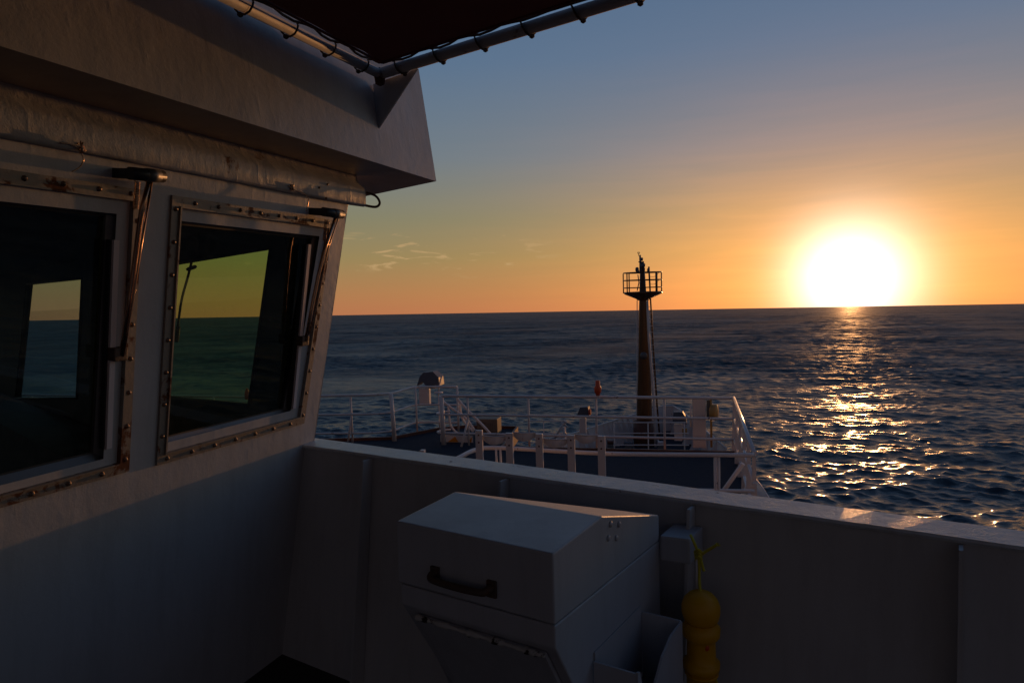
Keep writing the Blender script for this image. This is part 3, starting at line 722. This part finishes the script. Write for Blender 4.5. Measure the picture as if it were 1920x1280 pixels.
def ryx(px, py, n=-.20): return pp(px, py, bst(0, n, 0), Bn)
rp = MB(); rp.tube(smoothpath([ryx(1313, 1108, -.22), ryx(1311, 1085), ryx(1311, 1060), ryx(1308, 1035), ryx(1302, 1018), ryx(1295, 1003, -.17)]), .0045, 7)
rp.tube(smoothpath([ryx(1308, 1045), ryx(1322, 1034), ryx(1334, 1027), ryx(1345, 1020)]), [.0045] * 18 + [.0065], 7)
rp.tube(smoothpath([ryx(1306, 1036), ryx(1314, 1050), ryx(1318, 1064), ryx(1320, 1070)]), .0045, 7)
for i in range(3): rp.tube(smoothpath([ryx(1303 + i, 1034 + 6 * i), ryx(1309, 1030 + 6 * i, -.215), ryx(1315, 1036 + 6 * i), ryx(1309, 1042 + 6 * i, -.19), ryx(1303 + i, 1036 + 6 * i)], 5), .0045, 7)
for i in range(7): rp.tube([ryx(1343, 1021), ryx(1343 + random.uniform(2, 9), 1021 + random.uniform(-6, 5))], .0012, 4)
rp.build('rope', M['yrope'], flt)
MB().tube([ryx(1306, 1108, -.205), ryx(1306, 1068, -.205), ryx(1306, 1040, -.20)], .003, 6).build('white_line', M['white'], flt)
MB().tube(smoothpath([fy(1300) + Bd * .03, fy(1280) + Bd * .045, fy(1262) + Bd * .04, fy(1255) + Bd * .03]), .004, 6).build('tether', M['yrope'], flt)

# ------------------------------------------------------------------ railings of the fore deck
def rail_set(name, label, path, drops, r, posts, cat='railing', group=None, foot=F_DECK, post_r=.022, sm=True, mat_='rail'):
    """path = ship points of the top rail; drops = heights below it of the lower rails"""
    t = thing(name, label, cat, V(path[0].x, path[0].y, foot), group)
    pth = smoothpath(path, 5) if sm else path
    MB().tube(pth, r, 10).build('top_rail', M[mat_], t)
    for d_ in drops: MB().tube([p - Z * d_ for p in pth], r * .85, 8).build('lower_rail', M[mat_], t)
    for p in posts:
        MB().tube([p, V(p.x, p.y, foot)], post_r, 8).build('stanchion', M[mat_], t)
    return t
RH = -2.1
# port rail, curving up to the lamp corner
pts = [(-200, 735), (100, 741), (315, 742), (480, 748), (600, 742), (658, 741), (700, 740), (733, 737), (752, 732), (775, 726), (800, 725), (857, 725)]
path = [ph(x, y, RH) for x, y in pts]; path[3] = ph(480, 744, RH)
pr_ = rail_set('port_railing', 'three bar white railing curving along the far left edge of the deck', path, (.42, .84), .028,
         [ph(x, y, RH) for x, y in ((60, 741), (180, 741), (400, 744), (545, 744), (657, 741), (733, 738), (779, 726))])
for (x, y) in ((657, 741), (545, 744)):
    p = ph(x, y, RH); MB().tube([p - Z * .45, V(p.x - .10, p.y - .03, F_DECK)], .022, 8).build('brace', M['rail'], pr_)
p = ph(733, 738, RH); MB().tube([p - Z * .0, V(p.x + .05, p.y - .02, F_DECK)], .045, 8).build('thick_post', M['rail'], pr_)
p = ph(857, 725, RH); MB().tube([p, V(p.x, p.y, F_DECK)], .026, 8).build('end_post', M['rail'], pr_)
# far rail in front of the bow deck
pts = [(827, 737), (850, 738), (875, 738), (992, 740), (1115, 741), (1245, 742), (1374, 743)]
path = [V(p.x, 13.55, RH) for p in [py_(x, y, 13.55) for x, y in pts]]
fr_ = rail_set('forward_railing', 'white railing across the front edge of the deck with orange light on it', path, (.40, .80), .030,
         [V(py_(x, 741, 13.55).x, 13.55, RH) for x in (876, 990, 1117, 1245)], sm=False)
p = path[0]; MB().tube([p, V(p.x + .02, p.y, F_DECK)], .05, 10).build('end_post', M['rail'], fr_)
for d_ in (.40, .80): MB().tube(smoothpath([p - Z * d_, p + V(-.12, .05, -d_), p + V(-.16, .18, -d_), p + V(-.08, .34, -d_), p + V(.05, .4, -d_)]), .022, 8).build('rail_end', M['rail'], fr_)
p = V(py_(876, 741, 13.55).x, 13.55, RH); MB().tube([p - Z * .5, V(p.x - .12, p.y - .15, F_DECK)], .024, 8).build('brace', M['rail'], fr_)
# starboard side rail, seen almost end on
sd0, sd1 = V(.82, 13.6, RH), ph(1415, 851, RH)
sb = rail_set('side_railing', 'white side railing seen end on with its edges lit gold by the sun', [sd0, (sd0 + sd1) / 2, sd1], (.40, .80), .030, [], sm=False, mat_='lit')
for k in range(6):
    p = sd0.lerp(sd1, k / 5 * .97 + .01)
    MB().prism([p + V(-.02, 0, -.02), p + V(.02, 0, -.02), p + V(.045, 0, -1.05), p + V(-.045, 0, -1.05)], V(0, .012, 0)).build('stanchion', M['rail'], sb)
p = sd1; MB().tube([p + V(-.12, .3, -.2), V(p.x - .62, p.y + .5, F_DECK + .02)], .03, 8).build('brace', M['rail'], sb)
# near rail
pts = [(800, 882), (856, 860), (892, 843), (940, 839.5), (1134, 850), (1343, 852.5), (1414, 853)]
path = [ph(x, y, RH) for x, y in pts]
nr_ = rail_set('near_railing', 'thick white handrail crossing in front of the gangway rack', path, (.46,), .030, [ph(x, 852.5, RH) for x in (1341, 1347)], post_r=.020)
for x in (930, 938): q = ph(x, 840, RH); MB().tube([q, V(q.x, q.y, F_DECK)], .016, 8).build('stanchion', M['rail'], nr_)
# white flared plate outside the side rail
a, b, c, d_ = ph(1397, 928, -3.0), ph(1410, 890, -2.78), ph(1447, 942, -2.95), ph(1400, 960, -3.3)
wp_ = MB(); top_ = smoothpath([b, pp(1428, 912, (b + c) / 2, V(0, 1, 0)), c], 6)
wp_.grid([[b.lerp(a, .0) * 1 if False else q for q in top_], [q + V(-.25, 0, -.45) for q in top_], [q + V(-.4, 0, -1.0) for q in top_]])
wp_.tube(top_, .012, 6)
tag(wp_.build('flared_plate', M['white'], recalc=False), 'small curved white plate with sunlit rim outside the side railing', 'plate')

# rack of flat posts with curved troughs
yR = 8.55
rk = thing('gangway_rack', 'row of five flat white posts with curved trough plates between them', 'rack', V(py_(1010, 850, yR).x, yR, F_DECK))
px_posts = [(897, 807), (954, 812), (1010, 813.5), (1070, 816), (1127, 817.5)]
for i, (x, y) in enumerate(px_posts):
    p = py_(x, y, yR)
    MB().box(V(p.x - .047, yR, p.z), V(.094, 0, 0), V(0, .05, 0), V(0, 0, F_DECK - p.z), .004).build('post', M['white'], rk)
    for dz in (.06, .16):
        MB().lathe(V(p.x, yR, p.z - dz), V(0, -1, 0), [(0, .012), (.008, .011), (.010, .002)], 8).build('bolt', M['rustbar'], rk)
for i in range(4):
    a = py_(*px_posts[i], yR); b = py_(*px_posts[i + 1], yR); low = (i % 2 == 0)
    z = (a.z + b.z) / 2 - (.06 if low else -.01); dpt = .11
    P = []
    for k in range(13):
        f = k / 12; x = a.x + .05 + (b.x - a.x - .10) * f; bow = math.sin(f * math.pi)
        P.append([V(x, yR + .03 - .05 * bow, z), V(x, yR + .035 - .07 * bow, z - dpt * .5), V(x, yR + .05 - .07 * bow, z - dpt * (.35 + .65 * bow ** .5))])
    tr = MB(); tr.grid(P); tr.grid([[q + V(0, .008, 0) for q in r] for r in P]); tr.tube([r[0] for r in P], .010, 6); tr.build('trough', M['white'], rk, recalc=False)

# ladder rails by the port corner
ldr = thing('deck_ladder', 'white ladder handrails slanting down through the gap in the forward railing', 'ladder', V(-4.9, 14.2, F_DECK))
def ly(px, py, y=14.1): return py_(px, py, y)
for p_ in ([(829, 751), (843, 762), (872, 783), (890, 807)], [(857, 742), (860, 750), (880, 772), (905, 797), (921, 815)]): MB().tube(smoothpath([ly(*q) for q in p_]), .030, 8).build('handrail', M['rail'], ldr)
for p_ in ([(840, 762), (842, 780), (844, 795), (851, 806), (860, 813)], [(862, 757), (864, 772), (869, 788), (878, 799), (888, 809)]): MB().tube(smoothpath([ly(*q, 14.3) for q in p_]), .026, 8).build('hoop', M['rail'], ldr)
for k in range(6):
    a = V(-5.0 + k * .28, 14.2 + k * .05, F_DECK - .15 - k * .3); MB().box(a, V(.22, 0, 0), V(0, .6, 0), V(0, 0, .02)).build('tread', M['grey'], ldr)
pl0 = ph(826, 828, F_DECK + .005)
cm = MB().box(V(pl0.x, pl0.y, F_DECK + .004), V(.74, 0, 0), V(0, .012, 0), V(0, 0, .15)).build('warning_panel', M['white'])
tag(cm, 'low white panel with an orange triangle at the foot of the ladder', 'panel')
tri = MB()
for a, b in ((.17, .42),):
    tri.prism([V(pl0.x + a, pl0.y - .004, F_DECK + .01), V(pl0.x + b, pl0.y - .004, F_DECK + .01), V(pl0.x + b - .04, pl0.y - .004, F_DECK + .06), V(pl0.x + b - .08, pl0.y - .004, F_DECK + .13)], V(0, .003, 0))
tri.prism([V(pl0.x + .62, pl0.y - .004, F_DECK + .01), V(pl0.x + .70, pl0.y - .004, F_DECK + .01), V(pl0.x + .735, pl0.y - .004, F_DECK + .14)], V(0, .003, 0))
tri.build('orange_marking', M['oband'], cm)
# cabinet beside the ladder
cab = thing('deck_cabinet', 'brown slatted cabinet standing right of the ladder', 'cabinet', V(-4.2, 14.9, F_DECK))
a = py_(893, 785, 14.6); b = py_(932, 785, 14.6)
MB().box(V(a.x, 14.6, F_DECK), V(b.x - a.x, 0, 0), V(0, .35, 0), V(0, 0, a.z - F_DECK), .01).build('carcass', M['wood'], cab)
for k in range(9): MB().box(V(a.x + .03 + k * .043, 14.588, F_DECK + .06), V(.030, 0, 0), V(0, .010, 0), V(0, 0, a.z - F_DECK - .14)).build('slat', M['wood'], cab)
MB().box(V(a.x + .1, 14.584, a.z - .09), V(.12, 0, 0), V(0, .012, 0), V(0, 0, .015)).build('handle', M['rustbar'], cab)
# small stub just over the bulwark
q0 = py_(789, 844, 7.5)
sb_ = MB(); sb_.prism([V(q0.x - .037, 7.5, q0.z - .02), V(q0.x - .012, 7.5, q0.z), V(q0.x + .037, 7.5, q0.z), V(q0.x + .037, 7.5, F_DECK), V(q0.x - .037, 7.5, F_DECK)], V(0, .06, 0)); sb_.box(V(q0.x - .06, 7.48, F_DECK), V(.12, 0, 0), V(0, .1, 0), V(0, 0, .02))
tag(sb_.build('short_post', M['white']), 'short white post end just showing above the bulwark cap', 'post')

# deck lamps
def flood(y, col, headq, face, label, cn=None):
    """col=(x0,x1,ytop,ybot) post in photo pixels at distance y"""
    x0, x1, yt, yb = col; a = py_(x0, yt, y); b = py_(x1, yt, y); z0 = py_(x0, yb, y).z
    t = thing('deck_floodlight', label, 'floodlight', V((a.x + b.x) / 2, y, z0))
    MB().box(V(a.x, y, z0), V(b.x - a.x, 0, 0), V(0, .12, 0), V(0, 0, a.z - z0), .012).build('post', M['white'], t)
    pts = [py_(*q, y) for q in headq]
    hd = MB(); hd.prism([V(p.x, y - .05, p.z) for p in pts], V(0, .30, 0)); hd.build('housing', M['dgrey'], t)
    pts = [py_(*q, y) for q in face]
    MB().prism([V(p.x, y - .06, p.z) for p in pts], V(0, .32, 0)).build('reflector', M['dgrey'], t)
    return t, a, b
t, a, b = flood(15.3, (785, 804, 728, 760), [(783, 723), (788, 706), (795, 698), (813, 696), (808, 722), (800, 723), (793, 714)], [(813, 696), (824, 707), (826, 722), (806, 721)], 'floodlight with dark angled hood on the port railing corner')
MB().box(V(b.x, 15.28, b.z - .0), V(.16, 0, 0), V(0, .05, 0), V(0, 0, .10), .004).build('bracket', M['edge'], t)
aer = MB(); q = [py_(x, y, 15.0) for x, y in ((822, 735), (824, 722), (826, 712), (828, 706))]; aer.tube(q, .018, 6); aer.tube([q[3], q[3] + V(.03, 0, .06)], .014, 6); aer.tube([q[3] - V(.0, 0, .02), q[3] + V(-.06, 0, .02)], .012, 6)
aer.lathe(q[0] - Z * .02, Z, [(0, .11), (.02, .11), (.03, .03)], 10); aer.tube([q[0], V(q[0].x, q[0].y, F_DECK)], .015, 6)
tag(aer.build('rail_fitting', M['rail']), 'slim white forked fitting standing beside the angled hood floodlight', 'fitting')
t, a, b = flood(20.5, (1086, 1098, 784, 812), [(1082, 778), (1088, 763), (1102, 762), (1099, 779)], [(1099, 764), (1103, 763), (1106, 779), (1097, 779)], 'small floodlight on a white post left of the mast')
MB().lathe(py_(1106, 772, 20.4), V(1, 0, 0), [(-.03, .09), (.03, .09)], 14).build('red_disc', M['orange'], t)
t, a, b = flood(20.5, (1264, 1279, 795, 826), [(1261, 790), (1263, 772), (1280, 772), (1280, 791)], [(1280, 772), (1285, 780), (1288, 795), (1280, 791)], 'small floodlight on a white post right of the mast')
MB().box(V(b.x, 20.48, b.z - .3), V(.14, 0, 0), V(0, .05, 0), V(0, 0, .18), .004).build('bracket', M['brass'], t)
# searchlight column at starboard
yS = 13.85
sc_ = thing('searchlight_stand', 'tall white column with round searchlight near the right end of the forward railing', 'searchlight', V(py_(1311, 745, yS).x, yS, F_DECK))
a, b = py_(1298, 745, yS), py_(1323, 745, yS)
MB().box(V(a.x, yS, F_DECK), V(b.x - a.x, 0, 0), V(0, .18, 0), V(0, 0, a.z - F_DECK), .012).build('column', M['white'], sc_)
q = [py_(1325, 750, yS), py_(1333, 750, yS), py_(1335, 780, yS), py_(1325, 784, yS)]
MB().prism([V(p.x, yS + .02, p.z) for p in q], V(0, .2, 0)).build('housing', M['grey'], sc_)
lc = py_(1336, 772, yS)
MB().lathe(lc + V(-.05, 0, 0), V(1, -.25, 0), [(0, .10), (.03, .15), (.12, .16), (.14, .15), (.15, .02)], 18).build('lamp_head', M['brass'], sc_)
MB().lathe(py_(1329, 745, yS), V(1, 0, .1), [(-.05, .03), (0, .045), (.05, .03)], 12).build('lamp_cap', M['dgrey'], sc_)
MB().tube([py_(1333, 748, yS), py_(1334, 838, yS)], .022, 8).build('support_tube', M['brass'], sc_)
MB().tube([py_(1298, 760, yS) + V(-.03, 0, 0), py_(1298, 800, yS) + V(-.03, 0, 0)], .018, 8).build('conduit', M['rail'], sc_)
# orange light on the forward rail
ol = thing('rail_light', 'orange cylindrical float light clamped on top of the forward railing', 'float light', py_(1121, 742, 13.5))
b0 = py_(1121, 741, 13.5); u_ = 13.5 / 1280
MB().lathe(b0, Z, [(0, 4 * u_), (4 * u_, 4.5 * u_), (6 * u_, 6.5 * u_), (15 * u_, 7 * u_), (18 * u_, 4.6 * u_), (28 * u_, 4.2 * u_), (29 * u_, 2 * u_)], 14).build('lamp_body', M['orange'], ol)
MB().box(b0 + V(-.04, -.03, -.06), V(.08, 0, 0), V(0, .06, 0), V(0, 0, .05)).build('clamp', M['rail'], ol)
# red light on port rail, seen through the green window
b0 = ph(464, 748, RH); u_ = b0.y / 1280
ol2 = MB().lathe(b0, Z, [(0, 5 * u_), (8 * u_, 6 * u_), (16 * u_, 5 * u_), (20 * u_, 3 * u_), (24 * u_, 2 * u_)], 12).build('rail_light', M['orange'])
tag(ol2, 'dark orange float light on the railing seen through the green window', 'float light')

# ------------------------------------------------------------------ bow: bulwarks, rails, mast, windlass
bp = thing('bow_bulwark', 'white ribbed bulwark closing round the bow behind the mast', 'bulwark', V(-1, 24, BOW))
top_px = [(1020, 829), (1075, 812), (1130, 795), (1160, 785), (1195, 775), (1243, 761), (1262, 761), (1276, 769), (1300, 788), (1330, 813), (1362, 841)]
toph = [-4.62, -4.62, -4.60, -4.58, -4.55, -4.45, -4.45, -4.5, -4.58, -4.6, -4.6]
tp = [ph(x, y, h) for (x, y), h in zip(top_px, toph)]
bb = MB(); bb.grid([[V(p.x, p.y, p.z) for p in tp], [V(p.x + (.10 if p.x < -.7 else -.10), p.y - .10, BOW) for p in tp]], False)
bb.grid([[V(p.x, p.y, p.z) + V(0, .03, 0) for p in tp], [V(p.x, p.y, BOW - .8) + V(0, .03, 0) for p in tp]], False)
bb.build('plate', M['white'], bp, recalc=False)
MB().tube(tp, .03, 8).build('cap_rail', M['white'], bp)
for k in range(15):
    f = k / 14 * 4.0; i = min(int(f), 3); p = tp[i].lerp(tp[i + 1], f - i)
    MB().prism([p + V(.0, 0, -.03), p + V(.05, 0, -.03), V(p.x + .42, p.y - .1, BOW), V(p.x + .05, p.y - .1, BOW)], V(0, .012, 0)).build('rib', M['white'], bp)
for k in range(7):
    f = 7 + k / 6 * 3; i = min(int(f), 9); p = tp[i].lerp(tp[i + 1], f - i)
    MB().prism([p + V(.0, 0, -.03), p + V(-.05, 0, -.03), V(p.x - .40, p.y - .1, BOW), V(p.x - .05, p.y - .1, BOW)], V(0, .012, 0)).build('rib', M['white'], bp)
yb = 20.2
def bowrail(name, label, x0, x1, ys, posts):
    a = [py_(x0, y, yb) for y in ys]; t = thing(name, label, 'railing', V(a[0].x, yb, BOW))
    for k, y in enumerate(ys): MB().tube([py_(x0, y, yb), py_(x1, y, yb)], .020, 6).build('top_rail' if k == 0 else 'lower_rail', M['rail'], t)
    for x in posts: MB().tube([py_(x, ys[0], yb), V(py_(x, ys[0], yb).x, yb, BOW)], .018, 6).build('stanchion', M['rail'], t)
bowrail('bow_railing', 'thin white railing in front of the foot of the mast', 1150, 1292, (792, 812, 834), (1151, 1215, 1283))
bowrail('bow_railing', 'thin white railing on the bow deck left of the small floodlight', 985, 1062, (789, 812, 830), (1019, 1060))
# mast
yM = 24.0
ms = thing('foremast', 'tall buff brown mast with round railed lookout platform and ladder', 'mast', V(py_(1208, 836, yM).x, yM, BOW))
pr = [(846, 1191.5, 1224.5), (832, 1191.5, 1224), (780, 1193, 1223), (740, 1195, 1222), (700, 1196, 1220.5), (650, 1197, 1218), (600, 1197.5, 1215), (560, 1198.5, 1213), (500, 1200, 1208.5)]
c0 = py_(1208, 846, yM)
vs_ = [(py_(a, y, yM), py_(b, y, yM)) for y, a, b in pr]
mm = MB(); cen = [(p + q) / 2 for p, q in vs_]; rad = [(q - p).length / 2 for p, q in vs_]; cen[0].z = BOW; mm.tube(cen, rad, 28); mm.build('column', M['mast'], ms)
def my(px, py, dy=0): return py_(px, py, yM + dy)
u_ = yM / 1280; pc = my(1204.5, 549)
MB().lathe(my(1206, 563), Z, [(0, 10 * u_), (3 * u_, 13 * u_), (11 * u_, 32 * u_), (12.5 * u_, 34.5 * u_), (16 * u_, 35 * u_), (16.5 * u_, 10 * u_)], 30).build('platform', M['mast'], ms)
cpl = my(1204.5, 546); tpl = my(1204.5, 512)
for y in (511, 525, 539):
    c = my(1204.5, y); ring = [c + V(math.cos(a) * 34.5 * u_, math.sin(a) * 34.5 * u_, 0) for a in np.linspace(0, 2 * math.pi, 37)]
    MB().tube(ring, 1.0 * u_, 6, False).build('guard_rail', M['mast'], ms)
for a in np.radians([0, 42, 90, 138, 180, 222, 318]):
    MB().tube([V(cpl.x + math.cos(a) * 34.5 * u_, cpl.y + math.sin(a) * 34.5 * u_, cpl.z - .06), V(cpl.x + math.cos(a) * 34.5 * u_, cpl.y + math.sin(a) * 34.5 * u_, tpl.z)], 1.15 * u_, 6).build('guard_post', M['mast'], ms)
MB().tube([my(1201.5, 512), my(1200, 478)], [2.6 * u_, 1.6 * u_], 10).build('topmast', M['grey'], ms)
MB().tube([my(1204, 512), my(1204, 492)], 3.6 * u_, 10).build('topmast', M['grey'], ms)
tw = MB()
for a, b, r in (((1197, 491), (1208, 491), 1.0), ((1195.5, 475), (1199.5, 475), .6), ((1195.5, 473), (1199.5, 473), .5), ((1195.6, 475), (1195.6, 473), .4), ((1199.4, 475), (1199.4, 473), .4), ((1197.5, 480), (1197.5, 475), .6)):
    tw.tube([my(*a, -.05), my(*b, -.05)], r * u_, 6)
tw.build('antenna', M['dgrey'], ms)
for x, y, r, h in ((1203.3, 486, 2.6, 6), (1207, 497, 3.0, 6), (1194.5, 505, 3.2, 8), (1195.5, 509, 3.0, 6), (1215.5, 507, 2.2, 8), (1208, 505, 1.6, 6)):
    MB().lathe(my(x, y, -.1), Z, [(-h / 2 * u_, r * .8 * u_), (-h / 4 * u_, r * u_), (h / 4 * u_, r * u_), (h / 2 * u_, r * .6 * u_)], 10).build('navigation_light', M['dgrey'], ms)
MB().tube([my(1216.5, 500, -.05), my(1219, 545, -.1), my(1224, 640, -.3), my(1232, 760, -.3), my(1238, 832, -.3)], 1.6 * u_, 8).build('ladder_stile', M['mast'], ms)
MB().tube([my(1213.5, 563, -.35), my(1217, 640, -.35), my(1222, 700, -.35), my(1226.5, 760, -.35), my(1229, 838, -.35)], 2.1 * u_, 10).build('ladder_stile', M['rail'], ms)
for k in range(22):
    f = k / 21; y = 575 + f * 250; xa = 1214 + (y - 565) * .055; xb = 1220.5 + (y - 565) * .066
    MB().tube([my(xa, y, -.34), my(xb, y, -.32)], .35 * u_, 5).build('rung', M['rail'], ms)
MB().tube([my(1194.6, 563, -.1), my(1194.5, 700, -.1), my(1193.6, 838, -.1)], .8 * u_, 6).build('cable', M['rail'], ms)
MB().tube([my(1196, 515, -.2), my(1198, 530, -.2), my(1194.7, 545, -.2)], 1.0 * u_, 6).build('cable', M['dgrey'], ms)
for y0 in (512, 526):
    MB().tube(smoothpath([my(1235, y0 - 1), my(1230, y0 + 5), my(1224, y0 + 7), my(1218, y0 + 6)]), .4 * u_, 5).build('slack_line', M['dgrey'], ms)
lamp_c = my(1206.8, 667, -.32)
MB().lathe(lamp_c + V(0, .02, 0), V(0, -1, 0), [(-.03, 6.8 * u_), (.0, 6.8 * u_), (.02, 6.0 * u_), (.05, 3.0 * u_), (.06, .5 * u_)], 18).build('bell_plate', M['alu'], ms)
MB().lathe(my(1207, 786, 0), Z, [(-60 * u_, 20 * u_), (-2 * u_, 19.5 * u_), (0, 15 * u_)], 24).build('mast_collar', M['edge'], ms)
# windlass and gear round the mast foot
for i, (x, y, w_, label) in enumerate(((1145, 829, 12, 'reddish winch drum on the bow deck left of the mast'), (1180, 831, 16, 'dark winch drum close against the left of the mast foot'), (1240, 830, 13, 'grey white winch drum right of the mast foot'))):
    c = py_(x, y, 21.6 + i * .3); u2 = c.y / 1280
    w = thing('winch', label, 'winch', V(c.x, c.y, BOW))
    MB().lathe(c - V(w_ / 2 * u2, 0, 0), V(1, 0, 0), [(0, 6 * u2), (1.2 * u2, 6 * u2), (1.5 * u2, 3.4 * u2), (w_ * u2 - 1.5 * u2, 3.4 * u2), (w_ * u2 - 1.2 * u2, 6 * u2), (w_ * u2, 6 * u2)], 18).build('drum', M[('edge', 'dgrey', 'white')[i]], w)
    MB().box(V(c.x - w_ / 2 * u2, c.y - .1, BOW), V(w_ * u2, 0, 0), V(0, .25, 0), V(0, 0, max(.1, c.z - BOW - 3 * u2)), .01).build('bed', M['grey'], w)
ac = thing('davit_frame', 'small white crossed frame on the bow deck right of the cabinet', 'frame', V(py_(1055, 830, 20).x, 20, BOW))
for a, b, r in (((1040, 822), (1058, 790), 2.2), ((1052, 792), (1064, 800), 2.0), ((1050, 800), (1062, 815), 1.8), ((1056, 788), (1063, 793), 2.6), ((1030, 823), (1056, 815), 1.6)):
    MB().tube([py_(*a, 20), py_(*b, 20)], r * 20 / 1280, 7).build('strut', M['white'], ac)
MB().tube([py_(1057, 800, 20), V(py_(1057, 800, 20).x, 20, BOW)], .04, 8).build('strut', M['white'], ac)

for o in ALL:
    if '_b' in o: del o['_b']
